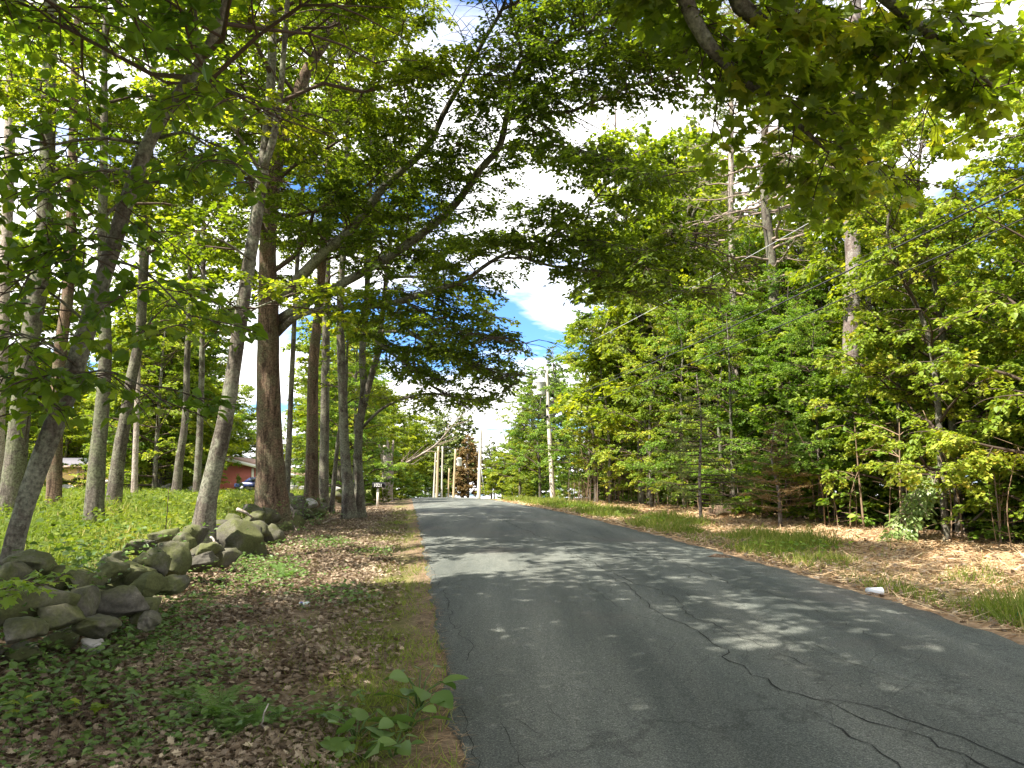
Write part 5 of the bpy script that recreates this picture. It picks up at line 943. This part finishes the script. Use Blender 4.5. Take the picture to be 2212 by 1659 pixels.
p = gpx(2206, 1340); o = empty('plastic_bottle', p + [0, 0, .05], 'green plastic bottle in the grass cut by the right edge of the picture', 'bottle', None, .8); g = Geo(); xs = np.array([-.12, -.115, .06, .10, .12, .15]); g.tube(np.column_stack([xs, xs * 0, xs * 0]), np.array([.03, .045, .045, .03, .016, .016]), 14); g.build('body', M['green_plastic'], o); g = Geo(); g.tube(np.array([(.151, 0, 0), (.175, 0, 0)]), np.array([.019, .019]), 12); g.build('cap', M['white_paint'], o)
p = gpx(805, 1545 - 30); p = gpx(803, 1540); p = gpx(1106 * 0 + 741, 1432)
g = Geo(); g.lathe([(.004, -.05), (.022, -.04), (.032, -.01), (.028, .02), (.014, .045), (.003, .055)], (0, 0, 0), 10); o = g.build('pine_cone', M['cone']); o.location = p + [0, 0, .03]; o.rotation_euler = (1.3, 0, .6); tag(o, 'dark pine cone lying on the leaf litter near the road edge', 'pine cone')
def stick(label, pts, r_, m_='dead_twig', name='fallen_branch'):
    P = np.array(pts); Q = spline(P, .06); Q[1:-1] += R.normal(size=(len(Q) - 2, 3)) * .006; g = Geo(); g.tube(Q, np.linspace(r_, r_ * .4, len(Q)), 6); o = g.build(name, M[m_], None, P[0]); o.location = P[0]; tag(o, label, 'branch')
stick('pale dry branch propped against the front of the big mossy boulder', [at(455, 1160, 11.9), at(485, 1195, 11.7), gpx(510, 1236, .02)], .018, 'bark_pale')
stick('short bleached branch lying on top of the wall left of the oak', [at(512, 1100, 15.2), at(528, 1106, 15.2), at(545, 1118, 15.3)], .04, 'bark_pale')
stick('short pale stick standing upright beside the fern', [gpx(566, 1572), at(572, 1545, 4.9), at(580, 1520, 4.9)], .009, 'bark_pale')
stick('thin dark stem standing in the grass behind the wall', [gpx(356, 1165), at(361, 1100, 11.5), at(364, 1055, 11.5)], .012, 'twig')
stick('bleached crooked branch hanging over the wall right of the oak', [at(622, 1088, 20), at(634, 1105, 19.5), at(632, 1130, 19), at(650, 1160, 18.6)], .03, 'bark_pale')
stick('dry branch on the ground at the foot of the flared trunk', [gpx(690, 1135), gpx(720, 1128, .1), gpx(745, 1122, .05)], .02, 'bark_pale')

def scatter(n, yf, uf, side, jitter=0):
    y = yf(n); u = uf(n); x = (xleft(y) - u) if side < 0 else (xright(y) + u); return x, y
def visible(x, y, m_=80):
    P = np.column_stack([x, y, ground(x, y)]); px, py, d = proj(P); return (px > -m_) & (px < 2212 + m_) & (py < 1800) & (y > .3)
def vnoise(x, y, f, seed=0):
    r_ = np.random.default_rng(seed); s_ = 0
    for k in range(6): a = r_.normal(size=2) * f * (1 + k * .4); s_ = s_ + np.sin(x * a[0] + y * a[1] + r_.uniform(0, 6))
    return s_ / 3.5
def flat_dirs(n, up=.15): a = R.uniform(0, 2 * pi, n); return np.column_stack([np.cos(a), np.sin(a), R.normal(size=n) * up])
# dead leaves
n = 120000; y = 2.2 + 32 * R.random(n) ** 2.2; u = R.uniform(.35, 3.6, n); x = xleft(y) - u; k = visible(x, y); den = np.clip(.35 + .4 * sstep(.5, 1.3, u) + .55 * vnoise(x, y, 1.4, 3), .03, 1); k &= R.random(n) < den; x, y = x[k], y[k]; n = len(x); z = ground(x, y) + R.uniform(.0, .05, n)
o = inst('leaf_litter', TRI if 0 else OAK, np.column_stack([x, y, z]), flat_dirs(n, .28), unit(UPV + R.normal(size=(n, 3)) * .55), R.uniform(.028, .085, n), np.clip(R.beta(1.6, 2.0, n) + .22 * vnoise(x, y, 1.3, 41), 0, 1), M['litter']); tag(o, 'brown dead leaves carpeting the strip between wall and road', 'dead leaves', None, 'stuff')
# dry needles along both edges of the asphalt
n = 5000; y = 2.2 + 24 * R.random(n) ** 1.9; u = np.abs(R.normal(size=n)) * .22 - .03; x = xleft(y) - u; k = visible(x, y); x, y = x[k], y[k]; n = len(x)
o = inst('pine_litter', NEED, np.column_stack([x, y, np.maximum(ground(x, y), np.where(x > xleft(y), road_z(x, y), -9)) + R.uniform(.004, .02, n)]), flat_dirs(n, .1), unit(UPV + R.normal(size=(n, 3)) * .2), R.uniform(.07, .16, n), R.uniform(.0, .45, n), M['straw'], W=np.full(n, .004)); tag(o, 'tan dry pine needles along the left edge of the asphalt', 'pine needles', None, 'stuff')
n = 2600; y = 2.3 + 24 * R.random(n) ** 1.8; u = R.uniform(.3, 3.6, n); x = xleft(y) - u; k = visible(x, y); x, y = x[k], y[k]; n = len(x)
o = inst('litter_twigs', NEED, np.column_stack([x, y, ground(x, y) + R.uniform(.02, .06, n)]), flat_dirs(n, .12), unit(UPV + R.normal(size=(n, 3)) * .3), R.uniform(.12, .5, n), R.uniform(0, .5, n), M['litter'], W=np.full(n, .011)); tag(o, 'thin brown twigs scattered over the dead leaves of the left strip', 'twigs', None, 'stuff')
def blades(name, x, y, h, w, m_, label, bendv=.5, tone=None):
    n = len(x); d = unit(np.column_stack([R.normal(size=n) * bendv, R.normal(size=n) * bendv, np.ones(n)])); a = R.uniform(0, 2 * pi, n); nn = np.column_stack([np.cos(a), np.sin(a), np.zeros(n)])
    bl = (np.array([(-.5, 0, 0), (.5, 0, 0), (.38, .5, .05), (-.38, .5, .05), (0, 1, .28)]), [(0, 1, 2, 3), (3, 2, 4)])
    o = inst(name, bl, np.column_stack([x, y, ground(x, y) - .01]), d, nn, h, np.clip(R.beta(2, 2.5, n) if tone is None else tone, 0, 1), m_, W=w); return tag(o, label, 'grass', None, 'stuff')
# left field
n = 170000; y = 6 + 44 * R.random(n) ** 1.25; x = -y * R.uniform(.12, .72, n); u = xleft(y) - x; k = (u > 3.9) & visible(x, y) & (R.random(n) < .45 + .75 * vnoise(x, y, .8, 5)); x, y = x[k], y[k]; n = len(x)
blades('field_grass', x, y, R.uniform(.10, .42, n) * (1 + .5 * vnoise(x, y, .5, 6)), .010 + .0006 * y, M['grass'], 'tall yellow green grass covering the field behind the stone wall', .35, np.clip(.36 + .35 * vnoise(x, y, .7, 21) + R.normal(size=n) * .2 + np.where(R.random(n) < .1, .5, 0), 0, 1))
n = 30000; y = 6.5 + 40 * R.random(n) ** 1.3; x = -y * R.uniform(.12, .72, n); u = xleft(y) - x; k = (u > 3.7) & visible(x, y) & (R.random(n) < .6 + .6 * vnoise(x, y, 1.1, 8)); x, y = x[k], y[k]; n = len(x)
o = inst('field_weeds', WIDE, np.column_stack([x, y, ground(x, y) + R.uniform(.05, .38, n)]), flat_dirs(n, .3), unit(UPV + R.normal(size=(n, 3)) * .4), R.uniform(.03, .12, n) * (1 + y * .008), np.clip(.4 + .35 * vnoise(x, y, .8, 23) + R.normal(size=n) * .2, 0, 1), M['cover']); tag(o, 'low bright leafy weeds among the grass of the left field', 'weeds', None, 'stuff')
# grass and weeds on the left verge
n = 60000; y = 2.2 + 28 * R.random(n) ** 1.8; u = np.where(R.random(n) < .6, np.abs(R.normal(.55, .28, n)), R.uniform(.5, 3.4, n)); x = xleft(y) - u; k = visible(x, y) & (R.random(n) < np.clip(.35 + .8 * vnoise(x, y, 1.8, 11), 0, 1)); x, y = x[k], y[k]; n = len(x)
blades('roadside_grass', x, y, R.uniform(.03, .13, n), np.full(n, .006), M['grass'], 'thin short grass beside the left edge of the asphalt', .7)
n = 26000; y = 2.4 + 14 * R.random(n) ** 1.5; u = R.uniform(.6, 3.6, n); x = xleft(y) - u; k = visible(x, y) & (R.random(n) < np.clip(-.05 + .5 * sstep(1.2, 2.6, u) + .7 * vnoise(x, y, 1.5, 13), 0, 1)); x, y = x[k], y[k]; n = len(x)
o = inst('ground_plants', WIDE, np.column_stack([x, y, ground(x, y) + R.uniform(.02, .14, n)]), flat_dirs(n, .2), unit(UPV + R.normal(size=(n, 3)) * .35), R.uniform(.03, .07, n), R.beta(2, 2, n), M['weed']); tag(o, 'small green plants growing through the dead leaves below the wall', 'ground plants', None, 'stuff')
n = 9000; y = 4.8 + 22 * R.random(n) ** 1.5; u = R.normal(3.45, .45, n); x = xleft(y) - u; k = visible(x, y) & (R.random(n) < np.clip(-.1 + 1.0 * vnoise(x * 1.2, y, 1.2, 31) + .25 * (y < 9), 0, 1)); x, y, u = x[k], y[k], u[k]; n = len(x)
hh = np.where(np.abs(u - 3.5) < .45, R.uniform(.15, .75, n), R.uniform(.03, .35, n))
o = inst('wall_plants', WIDE, np.column_stack([x, y, ground(x, y) + hh]), flat_dirs(n, .25), unit(UPV + R.normal(size=(n, 3)) * .4), R.uniform(.035, .085, n), R.beta(2, 2, n), M['weed']); tag(o, 'small green plants and creepers growing over the left stone wall', 'wall plants', None, 'stuff')
# right verge
n = 120000; y = 5 + 48 * R.random(n) ** 1.35; v = np.abs(R.normal(1.7, .8, n)) + .35; x = xright(y) + v; dn = vnoise(x, y * .55, .9, 17); k = visible(x, y, 150) & (R.random(n) < np.clip(.30 + .95 * dn, .05, 1) * (1 - .8 * sstep(2.6, 3.8, v))); x, y, dn = x[k], y[k], dn[k]; n = len(x)
blades('verge_grass', x, y, R.uniform(.12, .42, n) * np.clip(.6 + .9 * dn, .3, 1.7), .007 + .0005 * y, M['grass'], 'tufted green grass on the sunlit right verge', .45, np.where(R.random(n) < .22, R.uniform(.85, 1, n), R.beta(2, 2, n) * .8))
n = 9000; y = 6 + 30 * R.random(n) ** 1.3; v = np.abs(R.normal(1.7, .6, n)); x = xright(y) + v; k = visible(x, y, 150) & (R.random(n) < np.clip(-.4 + 1.3 * vnoise(x, y, 1.0, 19), 0, 1)); x, y = x[k], y[k]; n = len(x)
o = inst('verge_weeds', WIDE, np.column_stack([x, y, ground(x, y) + R.uniform(.05, .25, n)]), flat_dirs(n, .25), unit(UPV + R.normal(size=(n, 3)) * .35), R.uniform(.06, .12, n), R.beta(2, 2, n), M['leaf_green']); tag(o, 'leafy green weeds in the grass of the right verge', 'weeds', None, 'stuff')
n = 60000; y = 5 + 45 * R.random(n) ** 1.4; v = np.where(R.random(n) < .8, R.uniform(1.8, 7.0, n), R.uniform(.1, 2, n)); x = xright(y) + v; k = visible(x, y, 150); x, y = x[k], y[k]; n = len(x)
o = inst('straw_mulch', NEED, np.column_stack([x, y, ground(x, y) + R.uniform(.005, .06, n)]), flat_dirs(n, .22), unit(UPV + R.normal(size=(n, 3)) * .5), R.uniform(.1, .38, n), R.beta(2, 2, n), M['straw'], W=.012 + .0006 * y); tag(o, 'dry tan straw and shredded wood in front of the right hand wood', 'straw', None, 'stuff')
n = 14000; y = 5 + 40 * R.random(n) ** 1.4; v = R.uniform(.1, 7.5, n); x = xright(y) + v; k = visible(x, y, 150); x, y = x[k], y[k]; n = len(x)
o = inst('dry_leaves', OAK, np.column_stack([x, y, ground(x, y) + R.uniform(.01, .05, n)]), flat_dirs(n, .25), unit(UPV + R.normal(size=(n, 3)) * .5), R.uniform(.06, .13, n), R.beta(2.5, 2, n), M['litter']); tag(o, 'scattered dry brown leaves on the right verge', 'dead leaves', None, 'stuff')

# ferns, broad weeds, seedlings
def fern(px, py, size, nf, label, group=None):
    p = gpx(px, py); o = empty('fern', p, label, 'fern', group); g = Geo(); PP, DD, NN, SS, TT = [], [], [], [], []
    for i in range(nf):
        az = i * 2.4 + R.normal() * .3; L_ = size * R.uniform(.7, 1.1); el = R.uniform(.35, 1.0); t_ = np.linspace(0, 1, 12)[:, None]; d = np.array([cos(az) * cos(el), sin(az) * cos(el), sin(el)]); B = d * L_ * t_ + np.array([cos(az) * .15, sin(az) * .15, -.42]) * L_ * t_ ** 2 * (1.1 - .2 * el); B[:, 2] += .02
        fr = Geo(); fr.tube(B, np.linspace(.004, .0015, 12), 4, False); T_ = unit(np.gradient(B, axis=0)); side = unit(np.cross(T_, UPV)); Vs = []; Fs = []
        for k in range(22):
            q = .12 + .86 * k / 22; f = q * 11; ii = min(int(f), 10); pp = B[ii] + (B[ii + 1] - B[ii]) * (f - ii); wl = L_ * .19 * sin(pi * min(1, q * .9 + .12)) ** .8 * (1.05 - q * .55)
            for sg in (-1, 1):
                dd = unit(side[ii] * sg + T_[ii] * .35 + [0, 0, -.1]); w_ = L_ * .0085 * (1.3 - q * .5); b0 = len(Vs); Vs += [pp - T_[ii] * w_, pp + T_[ii] * w_, pp + dd * wl * .6 + T_[ii] * w_ * .8, pp + dd * wl, pp + dd * wl * .6 - T_[ii] * w_ * .8]; Fs.append((b0, b0 + 1, b0 + 2, b0 + 3, b0 + 4))
        fr.add(Vs, Fs); ob = fr.build('frond', M['fern'], o); at2 = ob.data.attributes.new('tone', 'FLOAT', 'POINT'); at2.data.foreach_set('value', np.full(len(ob.data.vertices), R.uniform(.1, 1), dtype=np.float32))
    return o
fern(470, 1560, .42, 16, 'largest fern with arching fronds on the leaf litter left of the path'); fern(545, 1575, .36, 13, 'fern growing against the right side of the largest fern'); fern(400, 1520, .34, 10, 'smaller fern at the upper left of the largest fern'); fern(505, 1590, .30, 9, 'low fern in front of the largest fern')
fern(615, 1250, .45, 12, 'upright dark fern tuft at the foot of the wall beyond the big boulder')
BURD = (np.array([(0, 0, 0), (.26, .08, .02), (.40, .32, .07), (.33, .62, .05), (.16, .86, 0), (0, 1, -.08), (-.16, .86, 0), (-.33, .62, .05), (-.40, .32, .07), (-.26, .08, .02), (0, .4, -.04)]), [(10, i, (i + 1) % 10) for i in range(10)])
def weed(px, py, n, size, label, spread=.2, hgt=.22):
    p = gpx(px, py); o = empty('broadleaf_weed', p, label, 'weed'); g = Geo(); az = R.uniform(0, 6.28) + np.arange(n) * 2.4; h = R.uniform(.3, 1, n) * hgt; ro = R.uniform(.3, 1, n) * spread; P = np.column_stack([np.cos(az) * ro, np.sin(az) * ro, h])
    for q in P: g.tube(np.array([(0, 0, -.02), q * [.4, .4, .7], q]), np.array([.007, .005, .003]), 5, False)
    g.build('stems', M['weed'], o); D = np.column_stack([np.cos(az), np.sin(az), R.normal(size=n) * .25 - .1])
    for i in range(n): inst('leaf', BURD, P[i:i + 1], D[i:i + 1], unit(UPV + R.normal(size=(1, 3)) * .3), np.array([size * R.uniform(.6, 1.15)]), np.array([R.uniform(.2, 1)]), M['weed'], o, smooth=True)
weed(905, 1530, 11, .17, 'clump of broad pointed leaves growing at the asphalt edge', .22, .26); weed(880, 1580, 9, .15, 'broad leaved weed just in front of the clump at the asphalt edge', .18, .2); weed(770, 1598, 8, .16, 'broad leaved weed with rounded upright leaves left of the asphalt edge clump', .2, .2); weed(785, 1648, 7, .18, 'broad leaved weed at the bottom edge of the picture', .22, .12); weed(850, 1640, 6, .12, 'small broad leaved weed between the bottom weed and the asphalt', .15, .14)
def seedling(px, py, n, size, label, h=.22, lm='weed'):
    p = gpx(px, py); o = empty('maple_seedling', p, label, 'seedling', 'maple seedlings below the wall'); g = Geo(); g.tube(np.array([(0, 0, -.03), (.01, .01, h * .5), (.0, .02, h)]), np.array([.004, .003, .002]), 5, False); az = R.uniform(0, 6) + np.arange(n) * 2.1; hh = h * R.uniform(.6, 1.05, n); P = np.column_stack([np.cos(az) * .06, np.sin(az) * .06, hh])
    for q in P: g.tube(np.array([(0, 0, q[2] - .02), q]), np.array([.002, .0015]), 4, False)
    g.build('stem', M['twig'], o); inst('leaves', MAPLE, P, np.column_stack([np.cos(az), np.sin(az), R.normal(size=n) * .15]), unit(UPV + R.normal(size=(n, 3)) * .25), size * R.uniform(.7, 1.15, n), R.beta(2, 2, n), M[lm], o)
seedling(25, 1570, 6, .11, 'pale maple seedling at the lower left edge of the picture', .2, 'leaf_bright'); seedling(170, 1572, 7, .12, 'maple seedling with bright leaves right of the one at the left edge', .2, 'leaf_bright')
for px, py in [(60, 1500), (110, 1530), (140, 1480), (200, 1500), (250, 1530), (90, 1460), (230, 1460), (40, 1600), (120, 1610), (220, 1620), (300, 1480), (320, 1600), (280, 1570), (60, 1650), (170, 1650), (350, 1440), (380, 1390), (430, 1360), (510, 1340), (545, 1330), (260, 1380), (480, 1300), (620, 1230), (580, 1200), (30, 1530), (300, 1430)]:
    seedling(px, py, int(R.integers(4, 9)), R.uniform(.06, .10), 'dark green seedling growing among the dead leaves below the wall', R.uniform(.10, .22))
